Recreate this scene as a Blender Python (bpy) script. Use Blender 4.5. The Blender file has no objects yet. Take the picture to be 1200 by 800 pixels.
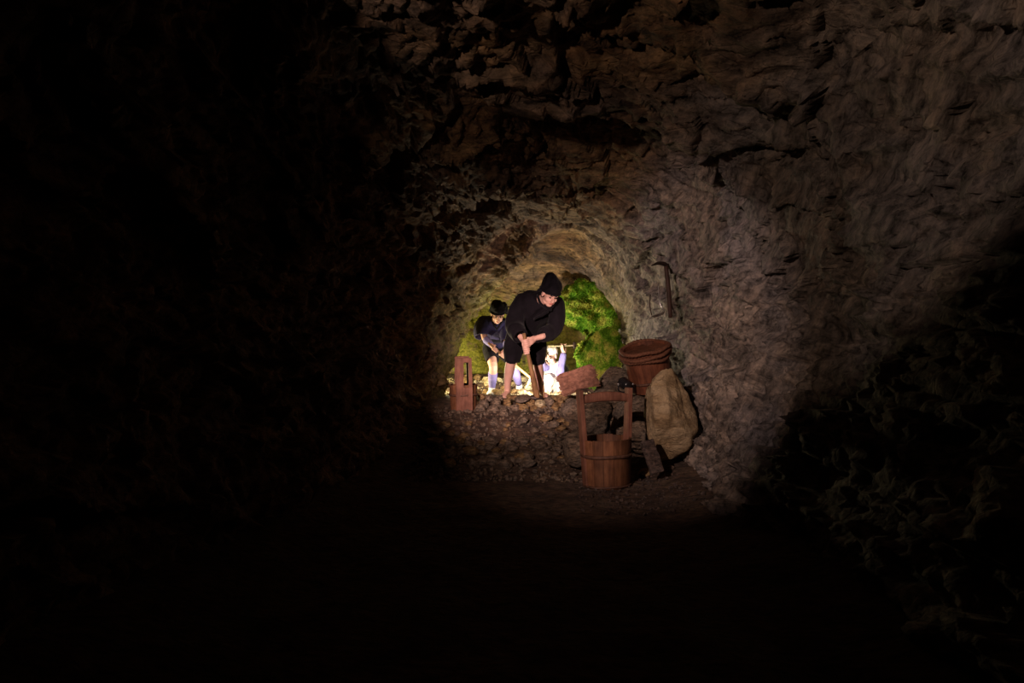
import bpy, bmesh, math, random
import numpy as np
from mathutils import Vector, Matrix, noise, Quaternion

R = math.radians
rnd = random.Random(7)
scene = bpy.context.scene
COL = scene.collection
WORK = bpy.data.scenes.new('work')     # scratch scene for fusing meshes, removed at the end
CAM_Z = 1.1
FPX = 800.0            # focal length in pixels of the 1200 px wide frame


def at(px, py, Y):
    """World point seen at pixel (px, py) at depth Y in front of the camera."""
    return Vector(((px - 600) / FPX * Y, Y, CAM_Z - (py - 400) / FPX * Y))


# --------------------------------------------------------------------------- materials
def new_mat(name):
    m = bpy.data.materials.new(name)
    m.use_nodes = True
    nt = m.node_tree
    b = nt.nodes['Principled BSDF']
    return m, nt, b


def N(nt, typ, **kw):
    n = nt.nodes.new(typ)
    for k, v in kw.items():
        if k in n.inputs:
            n.inputs[k].default_value = v
        else:
            setattr(n, k, v)
    return n


def ramp(nt, fac, stops):
    r = nt.nodes.new('ShaderNodeValToRGB')
    e = r.color_ramp.elements
    while len(e) < len(stops):
        e.new(0.5)
    for el, (p, c) in zip(e, stops):
        el.position = p
        el.color = (*c, 1) if len(c) == 3 else c
    nt.links.new(fac, r.inputs[0])
    return r.outputs[0]


def mixc(nt, fac, a, b, blend='MIX'):
    m = nt.nodes.new('ShaderNodeMix')
    m.data_type = 'RGBA'
    m.blend_type = blend
    for sock, val in ((m.inputs[0], fac), (m.inputs[6], a), (m.inputs[7], b)):
        if hasattr(val, 'node'):
            nt.links.new(val, sock)
        elif isinstance(val, (int, float)):
            sock.default_value = val
        else:
            sock.default_value = (*val, 1)
    return m.outputs[2]


def mth(nt, op, a, b=None):
    m = nt.nodes.new('ShaderNodeMath')
    m.operation = op
    m.use_clamp = False
    for i, val in enumerate((a, b)):
        if val is None:
            continue
        if hasattr(val, 'node'):
            nt.links.new(val, m.inputs[i])
        else:
            m.inputs[i].default_value = val
    return m.outputs[0]


def mapr(nt, v, a, b, c=0.0, d=1.0):
    m = nt.nodes.new('ShaderNodeMapRange')
    m.interpolation_type = 'SMOOTHSTEP'
    nt.links.new(v, m.inputs[0])
    for i, x in enumerate((a, b, c, d)):
        m.inputs[i + 1].default_value = x
    return m.outputs[0]


def coords(nt, scale=(1, 1, 1), rot=(0, 0, 0)):
    tc = nt.nodes.new('ShaderNodeTexCoord')
    mp = nt.nodes.new('ShaderNodeMapping')
    mp.inputs['Scale'].default_value = scale
    mp.inputs['Rotation'].default_value = rot
    nt.links.new(tc.outputs['Object'], mp.inputs[0])
    return mp.outputs[0]


def ntex(nt, vec, scale, detail=6, rough=0.6, dist=0.0):
    n = N(nt, 'ShaderNodeTexNoise', Scale=scale, Detail=detail, Roughness=rough, Distortion=dist)
    nt.links.new(vec, n.inputs['Vector'])
    return n.outputs[0]


def bump(nt, b, h, strength, dist, prev=None):
    bn = N(nt, 'ShaderNodeBump', Strength=strength, Distance=dist)
    nt.links.new(h, bn.inputs['Height'])
    if prev is not None:
        nt.links.new(prev, bn.inputs['Normal'])
    nt.links.new(bn.outputs[0], b.inputs['Normal'])
    return bn.outputs[0]


def rock_mat(name, c_dark, c_mid, c_light, c_grey, moss=False, grey_amt=0.5, rough=0.8, scale=1.0, speck=1.0, right=None, strata=((R(15), 0, R(12)), (0.45, 1.0, 1.15))):
    m, nt, b = new_mat(name)
    v = coords(nt, (scale,) * 3)
    vs = coords(nt, (scale * 0.6, scale * 0.9, scale * 1.9), (R(25), R(20), R(-15)))
    n1 = ntex(nt, vs, 2.2, 9, 0.65, 0.2)
    n2 = ntex(nt, v, 1.1, 4, 0.55)
    m1 = N(nt, 'ShaderNodeMapping')
    m1.inputs['Rotation'].default_value = strata[0]
    m2 = N(nt, 'ShaderNodeMapping')
    m2.inputs['Scale'].default_value = strata[1]
    nt.links.new(v, m1.inputs[0])
    nt.links.new(m1.outputs[0], m2.inputs[0])
    n3 = ntex(nt, m2.outputs[0], 15, 8, 0.7)
    base = ramp(nt, n1, [(0.28, c_dark), (0.45, c_mid), (0.6, c_light), (0.75, c_mid)])
    grey = mixc(nt, mth(nt, 'MULTIPLY', mapr(nt, n2, 0.42, 0.62), grey_amt), base, c_grey)
    if right:
        geo = nt.nodes.new('ShaderNodeNewGeometry')
        sep = nt.nodes.new('ShaderNodeSeparateXYZ')
        nt.links.new(geo.outputs['Position'], sep.inputs[0])
        mask = mapr(nt, mth(nt, 'ADD', sep.outputs[0], mth(nt, 'MULTIPLY', ntex(nt, v, 1.7, 4, 0.6), 1.1)), 1.25, 2.0)
        base_r = ramp(nt, n1, [(0.28, right[0]), (0.45, right[1]), (0.6, right[2]), (0.75, right[1])])
        grey_r = mixc(nt, mth(nt, 'MULTIPLY', mapr(nt, n2, 0.42, 0.62), 0.85), base_r, right[3])
        grey = mixc(nt, mask, grey, grey_r)
    sp = ramp(nt, n3, [(0.34, (0.12, 0.12, 0.12)), (0.5, (0.8, 0.8, 0.8)), (0.68, (1.6, 1.5, 1.4))])
    col = mixc(nt, speck, grey, sp, 'MULTIPLY')
    if moss:
        geo = nt.nodes.new('ShaderNodeNewGeometry')
        sep = nt.nodes.new('ShaderNodeSeparateXYZ')
        nt.links.new(geo.outputs['Position'], sep.inputs[0])
        back = mapr(nt, sep.outputs[1], 7.2, 8.4)
        low = mapr(nt, sep.outputs[2], 1.45, 2.05, 1.0, 0.0)
        leftside = mapr(nt, sep.outputs[0], 0.3, 1.3, 1.0, 0.35)
        mn = mapr(nt, ntex(nt, v, 5.0, 6, 0.7), 0.36, 0.52)
        fac = mth(nt, 'MULTIPLY', mth(nt, 'MULTIPLY', mth(nt, 'MULTIPLY', back, low), mn), leftside)
        mc = ramp(nt, ntex(nt, v, 30, 5, 0.7), [(0.3, (0.05, 0.06, 0.007)), (0.5, (0.20, 0.20, 0.02)), (0.7, (0.40, 0.34, 0.06))])
        col = mixc(nt, fac, col, mc)
    nt.links.new(col, b.inputs['Base Color'])
    b.inputs['Roughness'].default_value = rough
    b.inputs['Specular IOR Level'].default_value = 0.35
    vo = N(nt, 'ShaderNodeTexVoronoi', Scale=9.0, feature='DISTANCE_TO_EDGE')
    wv = mixc(nt, 0.05, m2.outputs[0], N(nt, 'ShaderNodeTexNoise', Scale=5.0).outputs[1], 'ADD')
    nt.links.new(wv, vo.inputs['Vector'])
    crack = mapr(nt, vo.outputs[0], 0.0, 0.06)
    p = bump(nt, b, n1, 0.8, 0.06)
    p = bump(nt, b, crack, 0.5, 0.012, p)
    p = bump(nt, b, n3, 0.9, 0.022, p)
    bump(nt, b, ntex(nt, v, 45, 5, 0.65), 0.6, 0.008, p)
    return m


def wood_mat(name, c1, c2, scale=1.0, tint=False, rough=0.65):
    m, nt, b = new_mat(name)
    v = coords(nt, (22 * scale, 22 * scale, 1.6 * scale))
    n1 = ntex(nt, v, 2.0, 6, 0.65, 0.5)
    v2 = coords(nt)
    n2 = ntex(nt, v2, 7, 4, 0.6)
    col = ramp(nt, n1, [(0.3, c1), (0.7, c2)])
    col = mixc(nt, 1.0, col, ramp(nt, n2, [(0.3, (0.5, 0.48, 0.47)), (0.65, (1.1, 1.1, 1.1))]), 'MULTIPLY')
    if tint:
        a = nt.nodes.new('ShaderNodeVertexColor')
        a.layer_name = 'tint'
        col = mixc(nt, 1.0, col, a.outputs[0], 'MULTIPLY')
    nt.links.new(col, b.inputs['Base Color'])
    b.inputs['Roughness'].default_value = rough
    b.inputs['Specular IOR Level'].default_value = 0.3
    bump(nt, b, n1, 0.35, 0.004)
    return m


def cloth_mat(name, c1, c2, rough=0.85, sheen=0.04):
    m, nt, b = new_mat(name)
    v = coords(nt)
    n1 = ntex(nt, v, 9, 5, 0.6)
    nt.links.new(ramp(nt, n1, [(0.35, c1), (0.65, c2)]), b.inputs['Base Color'])
    b.inputs['Roughness'].default_value = rough
    b.inputs['Specular IOR Level'].default_value = 0.12
    b.inputs['Sheen Weight'].default_value = sheen
    b.inputs['Sheen Roughness'].default_value = 0.5
    w = ntex(nt, coords(nt, (1, 1, 0.35)), 26, 4, 0.5, 0.4)
    p = bump(nt, b, w, 0.35, 0.012)
    bump(nt, b, ntex(nt, v, 320, 2, 0.5), 0.25, 0.001, p)
    return m


def plain_mat(name, c1, c2, rough=0.6, metallic=0.0, scale=20, bs=0.2, bd=0.003, spec=0.4):
    m, nt, b = new_mat(name)
    v = coords(nt)
    n1 = ntex(nt, v, scale, 5, 0.6)
    nt.links.new(ramp(nt, n1, [(0.32, c1), (0.68, c2)]), b.inputs['Base Color'])
    b.inputs['Roughness'].default_value = rough
    b.inputs['Metallic'].default_value = metallic
    b.inputs['Specular IOR Level'].default_value = spec
    bump(nt, b, n1, bs, bd)
    return m


M = {}
BROWN = ((0.03, 0.017, 0.010), (0.15, 0.085, 0.045), (0.30, 0.19, 0.095), (0.20, 0.165, 0.15))
GREY = ((0.045, 0.034, 0.028), (0.20, 0.162, 0.135), (0.33, 0.27, 0.22), (0.27, 0.245, 0.245))
M['rock'] = rock_mat('cave_rock', *BROWN, moss=True, grey_amt=0.45, right=GREY)
M['rock_right'] = rock_mat('cave_rock_grey', *BROWN, moss=True, grey_amt=0.45, right=GREY, strata=((R(-42), 0, 0), (1.1, 1.2, 0.32)))
M['floor'] = rock_mat('cave_floor_dirt', (0.025, 0.015, 0.01), (0.085, 0.05, 0.032), (0.14, 0.09, 0.055), (0.1, 0.075, 0.06), grey_amt=0.4, rough=0.9, scale=2.0)
M['boulder'] = rock_mat('tan_boulder', (0.14, 0.085, 0.04), (0.36, 0.25, 0.13), (0.52, 0.39, 0.23), (0.42, 0.33, 0.21), grey_amt=0.4, scale=2.0, speck=0.4)
M['stone_ochre'] = rock_mat('ochre_stone', (0.10, 0.05, 0.018), (0.27, 0.15, 0.06), (0.42, 0.28, 0.12), (0.3, 0.22, 0.13), grey_amt=0.4, scale=4.0)
M['stone_grey'] = rock_mat('greybrown_stone', (0.06, 0.04, 0.025), (0.19, 0.13, 0.085), (0.3, 0.22, 0.15), (0.24, 0.2, 0.16), grey_amt=0.6, scale=4.0)
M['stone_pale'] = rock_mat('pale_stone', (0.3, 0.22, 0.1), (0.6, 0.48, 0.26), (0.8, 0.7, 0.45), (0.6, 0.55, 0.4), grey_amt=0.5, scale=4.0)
M['slab'] = rock_mat('dark_slab', (0.04, 0.025, 0.02), (0.1, 0.065, 0.05), (0.15, 0.1, 0.08), (0.12, 0.1, 0.09), grey_amt=0.5, scale=3.0)
M['bucket_wood'] = wood_mat('bucket_wood', (0.14, 0.055, 0.026), (0.33, 0.145, 0.068), tint=True)
M['plank_wood'] = wood_mat('plank_wood', (0.14, 0.055, 0.034), (0.30, 0.13, 0.08))
M['tub_wood'] = wood_mat('tub_wood', (0.10, 0.032, 0.017), (0.25, 0.09, 0.045), tint=True)
M['handle_wood'] = wood_mat('handle_wood', (0.2, 0.1, 0.04), (0.42, 0.24, 0.11))
M['dark_wood'] = wood_mat('dark_wood', (0.03, 0.014, 0.01), (0.075, 0.035, 0.024))
M['hoop'] = plain_mat('dark_hoop', (0.05, 0.022, 0.013), (0.13, 0.06, 0.035), 0.7, scale=40)
M['rope'] = plain_mat('brown_rope', (0.08, 0.027, 0.014), (0.2, 0.08, 0.04), 0.85, scale=60, bs=0.5)
M['straw'] = plain_mat('reddish_straw', (0.12, 0.05, 0.031), (0.36, 0.165, 0.105), 0.8, scale=30)
M['iron'] = plain_mat('rusty_iron', (0.02, 0.014, 0.012), (0.07, 0.045, 0.035), 0.5, 0.6, scale=40)
M['bright_metal'] = plain_mat('scratched_metal', (0.35, 0.33, 0.33), (0.6, 0.58, 0.56), 0.35, 0.9, scale=40)
M['black_plastic'] = plain_mat('black_lamp_paint', (0.012, 0.011, 0.012), (0.022, 0.02, 0.022), 0.25, scale=20, spec=0.6)
M['black_cloth'] = cloth_mat('black_cotton', (0.0035, 0.0026, 0.004), (0.0075, 0.0056, 0.0082))
M['black_hood'] = cloth_mat('black_hood_cloth', (0.003, 0.0026, 0.004), (0.007, 0.0056, 0.0085))
M['navy_cloth'] = cloth_mat('navy_cotton', (0.012, 0.010, 0.032), (0.022, 0.018, 0.056))
M['blue_cloth'] = cloth_mat('blue_gaiter_cloth', (0.16, 0.14, 0.36), (0.25, 0.22, 0.48))
M['white_cloth'] = cloth_mat('white_cotton', (0.72, 0.68, 0.66), (0.84, 0.8, 0.78))
M['skin'] = plain_mat('painted_skin', (0.62, 0.36, 0.28), (0.72, 0.43, 0.34), 0.5, scale=14, bs=0.08)
M['lips'] = plain_mat('lip_paint', (0.4, 0.12, 0.1), (0.45, 0.15, 0.12), 0.45)
M['brow'] = plain_mat('brow_paint', (0.012, 0.009, 0.008), (0.02, 0.015, 0.012), 0.7)
M['eye'] = plain_mat('eye_paint', (0.02, 0.014, 0.012), (0.03, 0.02, 0.016), 0.25)


def moss_mat():
    m, nt, b = new_mat('green_moss')
    geo = nt.nodes.new('ShaderNodeNewGeometry')
    pos = geo.outputs['Position']
    n1 = ntex(nt, pos, 6, 5, 0.6)
    n2 = ntex(nt, pos, 55, 3, 0.6)
    c = ramp(nt, n1, [(0.34, (0.03, 0.11, 0.006)), (0.48, (0.13, 0.29, 0.016)), (0.62, (0.42, 0.44, 0.08))])
    c = mixc(nt, 1.0, c, ramp(nt, n2, [(0.3, (0.45, 0.5, 0.4)), (0.7, (1.3, 1.25, 1.1))]), 'MULTIPLY')
    nt.links.new(c, b.inputs['Base Color'])
    b.inputs['Roughness'].default_value = 0.85
    b.inputs['Specular IOR Level'].default_value = 0.15
    return m


M['moss'] = moss_mat()


# --------------------------------------------------------------------------- object helpers
def mesh_obj(name, me, mat, parent=None, loc=None, smooth=True):
    """Link a mesh whose vertices are in world space; its origin goes to loc (or to its parent's base)."""
    base = Vector(parent.location) if parent is not None and loc is None else None
    if parent is not None:
        me.transform(Matrix.Translation(-parent.location))
        o = bpy.data.objects.new(name, me)
        o.parent = parent
    else:
        if loc is None:
            n = len(me.vertices)
            co = np.empty(n * 3, dtype=np.float32)
            me.vertices.foreach_get('co', co)
            co = co.reshape(-1, 3)
            mid = (co.min(0) + co.max(0)) / 2
            loc = Vector((float(mid[0]), float(mid[1]), float(co[:, 2].min())))
        me.transform(Matrix.Translation(-Vector(loc)))
        o = bpy.data.objects.new(name, me)
        o.location = loc
    COL.objects.link(o)
    if mat is not None:
        me.materials.clear()
        me.materials.append(mat)
    if smooth:
        me.polygons.foreach_set('use_smooth', [True] * len(me.polygons))
    return o


def local_part(name, bm, mat, parent, smooth=False):
    """A part built in its parent's own coordinates."""
    me = bpy.data.meshes.new(name)
    bm.normal_update()
    bm.to_mesh(me)
    bm.free()
    me.materials.append(mat)
    if smooth:
        me.polygons.foreach_set('use_smooth', [True] * len(me.polygons))
    o = bpy.data.objects.new(name, me)
    o.parent = parent
    COL.objects.link(o)
    return o


def thing(name, label, cat, loc=(0, 0, 0), rot=(0, 0, 0), group=None):
    o = bpy.data.objects.new(name, None)
    o.empty_display_size = 0.1
    o.location = loc
    o.rotation_euler = rot
    COL.objects.link(o)
    return tag(o, label, cat, group)


def tag(o, label=None, cat=None, group=None, kind=None):
    if label:
        o['label'] = label
    if cat:
        o['category'] = cat
    if group:
        o['group'] = group
    if kind:
        o['kind'] = kind
    return o


def to_mesh(bm, name):
    me = bpy.data.meshes.new(name)
    bm.normal_update()
    bm.to_mesh(me)
    bm.free()
    return me


def catmull(pts, k):
    """Smooth chain of arrays through pts with k steps per span."""
    P = [np.array(p, dtype=float) for p in pts]
    P = [2 * P[0] - P[1]] + P + [2 * P[-1] - P[-2]]
    out = []
    for i in range(1, len(P) - 2):
        for j in range(k):
            t = j / k
            a, b, c, d = P[i - 1], P[i], P[i + 1], P[i + 2]
            out.append(0.5 * ((2 * b) + (-a + c) * t + (2 * a - 5 * b + 4 * c - d) * t * t + (-a + 3 * b - 3 * c + d) * t ** 3))
    out.append(P[-2])
    return out


def ring_faces(bm, rings, cap=True, closed=True):
    n = len(rings[0])
    for a, b in zip(rings[:-1], rings[1:]):
        for i in range(n if closed else n - 1):
            j = (i + 1) % n
            bm.faces.new((a[i], a[j], b[j], b[i]))
    if cap:
        bm.faces.new(list(reversed(rings[0])))
        bm.faces.new(rings[-1])


def loft(bm, pts, radii, side=None, n=16, k=4, cap=True):
    """Closed tube through pts; each radius is r or (r_side, r_other)."""
    rr = [(r, r) if not isinstance(r, (tuple, list)) else r for r in radii]
    data = catmull([list(p) + list(r) for p, r in zip(pts, rr)], k)
    cs = [Vector(d[:3]) for d in data]
    rings = []
    prev = Vector(side) if side is not None else None
    for i, d in enumerate(data):
        t = (cs[min(i + 1, len(cs) - 1)] - cs[max(i - 1, 0)]).normalized()
        if prev is None:
            prev = t.orthogonal()
        ref = Vector(side) if side is not None else prev
        s = (ref - t * ref.dot(t))
        if s.length < 1e-4:
            s = t.orthogonal()
        s.normalize()
        u = t.cross(s)
        prev = s
        a, b = max(d[3], 1e-4), max(d[4], 1e-4)
        rings.append([bm.verts.new(cs[i] + s * (a * math.cos(2 * math.pi * q / n)) + u * (b * math.sin(2 * math.pi * q / n))) for q in range(n)])
    ring_faces(bm, rings, cap)
    return cs


def ball(bm, c, r, frame=None, seg=16):
    """Ellipsoid at c; r is a number or three radii along frame's axes."""
    rv = (r, r, r) if not isinstance(r, (tuple, list)) else r
    F = frame if frame is not None else Matrix.Identity(3)
    mt = Matrix.Translation(c) @ F.to_4x4() @ Matrix.Diagonal((*rv, 1))
    nv = seg // 2 + 2
    top, bot = bm.verts.new(mt @ Vector((0, 0, 1))), bm.verts.new(mt @ Vector((0, 0, -1)))
    rings = []
    for i in range(1, nv):
        a = math.pi * i / nv
        rings.append([bm.verts.new(mt @ Vector((math.sin(a) * math.cos(2 * math.pi * q / seg), math.sin(a) * math.sin(2 * math.pi * q / seg), math.cos(a)))) for q in range(seg)])
    for q in range(seg):
        j = (q + 1) % seg
        bm.faces.new((top, rings[0][q], rings[0][j]))
        bm.faces.new((bot, rings[-1][j], rings[-1][q]))
    for a, b in zip(rings[:-1], rings[1:]):
        for q in range(seg):
            j = (q + 1) % seg
            bm.faces.new((a[q], b[q], b[j], a[j]))


def limb(bm, pts, radii, n=14, k=4, side=None):
    loft(bm, pts, radii, side=side, n=n, k=k)
    for p, r in ((pts[0], radii[0]), (pts[-1], radii[-1])):
        ball(bm, p, r if not isinstance(r, (tuple, list)) else min(r), seg=14)


def box(bm, c, s, rot=None, taper=None, bev=0.0):
    mt = Matrix.Translation(c) @ (rot.to_4x4() if rot is not None else Matrix.Identity(4)) @ Matrix.Diagonal((*s, 1))
    r = bmesh.ops.create_cube(bm, size=1.0, matrix=mt)
    if bev:
        es = list({e for v in r['verts'] for e in v.link_edges})
        bmesh.ops.bevel(bm, geom=es, offset=bev, segments=2, affect='EDGES', profile=0.5)
    return r['verts']


def fuse(bm, name, voxel, smooth=3, folds=None):
    """Fuse overlapping closed solids into one continuous skin, then smooth and optionally fold it."""
    me = to_mesh(bm, name + '_src')
    ob = bpy.data.objects.new('fuse_tmp', me)
    WORK.collection.objects.link(ob)
    md = ob.modifiers.new('r', 'REMESH')
    md.mode = 'VOXEL'
    md.voxel_size = voxel
    md.adaptivity = 0.0
    sm = ob.modifiers.new('s', 'SMOOTH')
    sm.factor = 0.5
    sm.iterations = smooth
    WORK.view_layers[0].update()
    dg = WORK.view_layers[0].depsgraph
    out = bpy.data.meshes.new_from_object(ob.evaluated_get(dg))
    out.name = name
    bpy.data.objects.remove(ob)
    bpy.data.meshes.remove(me)
    if folds:
        n = len(out.vertices)
        co, nn = np.empty(n * 3, dtype=np.float32), np.empty(n * 3, dtype=np.float32)
        out.vertices.foreach_get('co', co)
        out.vertex_normals.foreach_get('vector', nn)
        amt = np.array([folds(Vector(c)) for c in co.reshape(-1, 3).tolist()], dtype=np.float32)
        out.vertices.foreach_set('co', co + (nn.reshape(-1, 3) * amt[:, None]).reshape(-1))
        out.update()
    return out


# --------------------------------------------------------------------------- the tunnel
# station: Y, left x at four heights, ceiling height, crown x, right x at four heights (top to bottom)
ST = [
    (-2.0, (-1.80, -1.90, -1.85, -1.45), 2.85, 0.00, (1.50, 1.90, 1.85, 1.55)),
    (0.0, (-1.75, -1.85, -1.80, -1.40), 2.80, 0.00, (1.50, 1.85, 1.80, 1.50)),
    (1.05, (-1.78, -1.88, -1.85, -1.55), 2.78, 0.05, (1.50, 1.82, 1.77, 1.50)),
    (1.80, (-1.72, -1.85, -1.82, -0.98), 2.75, 0.10, (1.50, 1.80, 1.75, 1.50)),
    (2.7, (-1.65, -1.76, -1.72, -1.28), 2.72, 0.12, (1.45, 1.78, 1.75, 1.50)),
    (3.5, (-1.50, -1.65, -1.60, -1.20), 2.68, 0.15, (1.40, 1.77, 1.75, 1.50)),
    (4.25, (-1.40, -1.55, -1.48, -1.00), 2.54, 0.18, (1.32, 1.75, 1.70, 1.45), 1.04),
    (4.85, (-1.35, -1.48, -1.38, -0.80), 3.00, 0.22, (1.42, 1.73, 1.68, 1.42), 0.87),
    (5.6, (-1.20, -1.33, -1.18, -0.66), 2.66, 0.22, (1.38, 1.74, 1.72, 1.52), 0.93),
    (6.5, (-1.05, -1.12, -1.00, -0.60), 2.52, 0.28, (1.27, 1.59, 1.59, 1.48)),
    (7.4, (-0.90, -0.84, -0.66, -0.25), 2.44, 0.40, (1.15, 1.43, 1.42, 1.32)),
    (8.0, (-0.90, -0.72, -0.43, 0.02), 2.40, 0.55, (1.10, 1.37, 1.36, 1.28)),
    (8.45, (-1.15, -1.08, -0.98, -0.78), 2.38, 0.42, (1.12, 1.42, 1.46, 1.38)),
    (9.2, (-1.45, -1.45, -1.35, -0.95), 2.32, 0.30, (1.15, 1.50, 1.52, 1.45)),
    (10.0, (-1.40, -1.40, -1.25, -0.75), 2.18, 0.20, (1.10, 1.45, 1.45, 1.4)),
    (10.35, (-1.10, -1.10, -1.00, -0.65), 2.05, 0.15, (0.85, 1.15, 1.15, 1.10)),
    (10.55, (-0.60, -0.60, -0.55, -0.40), 1.95, 0.12, (0.50, 0.65, 0.65, 0.60)),
    (10.62, (0.07, 0.07, 0.07, 0.07), 1.85, 0.07, (0.07, 0.07, 0.07, 0.07)),
]


def station_points(s):
    Y, l, zc, xc, r = s[:5]
    zl = s[5] if len(s) > 5 else 0.975          # height of the left haunch as a share of the crown's
    low = -0.25
    f = (0.14, 0.40, 0.63, 0.86)
    zz = [low + (zc - low) * (fi if low > -0.2 else fi) for fi in f]
    pts = [(l[0] - 0.02, low)] + [(x, z) for x, z in zip(l, zz)]
    pts += [(0.5 * (l[3] + xc), zc * zl), (xc, zc), (0.5 * (r[0] + xc), zc * 0.975)]
    pts += [(x, z) for x, z in zip(r, reversed(zz))] + [(r[3] + 0.02, low)]
    return np.array([(x, Y, z) for x, z in pts])


def cr_resample(arr, k):
    """Catmull-Rom along axis 0 of arr with k samples per span (k is a list, one per span)."""
    P = np.concatenate([(2 * arr[0] - arr[1])[None], arr, (2 * arr[-1] - arr[-2])[None]])
    out = []
    for i in range(1, len(P) - 2):
        n = k[i - 1]
        for j in range(n):
            t = j / n
            a, b, c, d = P[i - 1], P[i], P[i + 1], P[i + 2]
            out.append(0.5 * ((2 * b) + (-a + c) * t + (2 * a - 5 * b + 4 * c - d) * t * t + (-a + 3 * b - 3 * c + d) * t ** 3))
    out.append(P[-2])
    return np.array(out)


def facet(q, scale, slope, step, seed):
    """Fractured rock: every cell is a tilted plane of its own, with sharp steps between the cells."""
    pts = noise.voronoi(q * scale + Vector((seed, -seed, seed * 0.5)))[1]
    fp = pts[0]
    h = noise.cell_vector(fp * 7.31 + Vector((0.13, 0.71, 0.37)))
    d = q * scale + Vector((seed, -seed, seed * 0.5)) - fp
    return ((h.x - 0.5) * d.x + (h.y - 0.5) * d.y + (h.z - 0.5) * d.z) * slope / scale + (noise.cell(fp * 5.77 + Vector((0.41, 0.23, 0.9))) - 0.5) * step


def rock_disp(p, amp=1.0):
    w = Vector((noise.noise(p * 2.3), noise.noise(p * 2.3 + Vector((9, 0, 4))), noise.noise(p * 2.3 + Vector((1, 8, 3)))))
    q = Vector((p.x * 0.75 + p.z * 0.5, p.y * 0.62 - p.z * 0.35 + p.x * 0.15, p.z * 1.35 + p.x * 0.35 + p.y * 0.25)) + w * 0.10
    a = noise.noise(p * 0.85 + Vector((3, 7, 1))) * 0.11
    big = facet(q, 2.0, 0.42, 0.045, 3.1)
    med = facet(q + w * 0.05, 5.5, 0.75, 0.022, 11.7)
    med += facet(q + w * 0.02, 13.0, 0.8, 0.010, 5.3)
    r = (0.45 - abs(noise.noise(q * 2.9))) * 0.05
    f = noise.fractal(q * 8.0, 0.8, 2.1, 5) * 0.028
    return amp * (a + big + med + r + f)


def build_tunnel():
    ctrl = np.array([station_points(s) for s in ST])          # S x C x 3
    ys = [s[0] for s in ST]
    krow = [max(4, int(abs(b - a) / (0.05 if b <= 0.1 else 0.0150))) if b <= 10.05 else 14 for a, b in zip(ys[:-1], ys[1:])]
    rows = cr_resample(ctrl, krow)                             # rows x C x 3
    kc = [14, 30, 36, 38, 46, 44, 48, 48, 44, 46, 38, 38, 32, 14]
    kc = kc[: ctrl.shape[1] - 1]
    g = cr_resample(rows.transpose(1, 0, 2), kc).transpose(1, 0, 2)
    g[:, :, 1] = rows[:, :1, 1]
    du = np.gradient(g, axis=0)
    dv = np.gradient(g, axis=1)
    nm = np.cross(du, dv)
    nm /= np.linalg.norm(nm, axis=2, keepdims=True) + 1e-9
    # make the normals point to the tunnel's axis
    axis = np.stack([np.full(len(g), 0.1), g[:, 0, 1], np.full(len(g), 1.1)], 1)[:, None]
    s = np.sign(((axis - g) * nm).sum(2, keepdims=True))
    s[-60:] = np.sign(-nm[-60:, :, 1:2])
    nm *= np.where(s == 0, 1, s)
    nr, nc = g.shape[:2]
    out = np.empty_like(g)
    for i in range(nr):
        yy = g[i, 0, 1]
        amp = 1.0 if yy < 6.3 else max(0.55, 1.0 - (yy - 6.3) * 0.4)
        for j in range(nc):
            p = Vector(g[i, j])
            out[i, j] = g[i, j] + nm[i, j] * (-rock_disp(p, amp))
    cum = np.concatenate([[0], np.cumsum(kc)])
    c_left, c_right = int(cum[4]) , int(cum[-5])
    r_back = int(np.argmax(g[:, 0, 1] >= 9.95))

    def piece(name, r0, r1, c0, c1, mat):
        sub = out[r0:r1 + 1, c0:c1 + 1]
        a, b = sub.shape[:2]
        idx = np.arange(a * b).reshape(a, b)
        f = np.stack([idx[:-1, :-1], idx[:-1, 1:], idx[1:, 1:], idx[1:, :-1]], -1).reshape(-1, 4)
        me = bpy.data.meshes.new(name)
        me.vertices.add(a * b)
        me.vertices.foreach_set('co', sub.reshape(-1).astype(np.float32))
        me.loops.add(f.size)
        me.loops.foreach_set('vertex_index', f.reshape(-1).astype(np.int32))
        me.polygons.add(len(f))
        me.polygons.foreach_set('loop_start', (np.arange(len(f)) * 4).astype(np.int32))
        me.update(calc_edges=True)
        o = mesh_obj(name, me, mat, loc=(0, 0, 0))
        tag(o, kind='structure')
        return o

    piece('wall_left', 0, r_back, 0, c_left, M['rock'])
    piece('ceiling', 0, r_back, c_left, c_right, M['rock'])
    piece('wall_right', 0, r_back, c_right, nc - 1, M['rock_right'])
    piece('wall_back', r_back, nr - 1, 0, nc - 1, M['rock'])


def lerp_table(x, tab):
    if x <= tab[0][0]:
        return tab[0][1]
    for (a, va), (b, vb) in zip(tab[:-1], tab[1:]):
        if x <= b:
            t = (x - a) / (b - a)
            t = t * t * (3 - 2 * t)
            return va + (vb - va) * t
    return tab[-1][1]


GROUND = [(-2, 0.0), (5.45, 0.0), (6.1, 0.16), (6.75, 0.40), (7.2, 0.48), (7.7, 0.48), (8.6, 0.41), (9.4, 0.37), (9.75, 0.52), (10.1, 0.60), (11, 0.6)]


def ground_z(x, y):
    z = lerp_table(y, GROUND)
    z *= 1 - 0.75 * lerp_table(x, [(0.35, 0.0), (1.0, 1.0)]) * lerp_table(y, [(5.0, 1.0), (6.2, 1.0), (6.9, 0.0)])
    # the floor rises where it meets the walls
    z += 0.10 * lerp_table(x, [(-1.6, 1.0), (-0.8, 0.0)]) * lerp_table(y, [(6.5, 1), (7.5, 0)])
    z += 0.10 * lerp_table(x, [(0.95, 0.0), (1.6, 1.0)]) * lerp_table(y, [(6.5, 1), (7.5, 0)])
    return z


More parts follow.
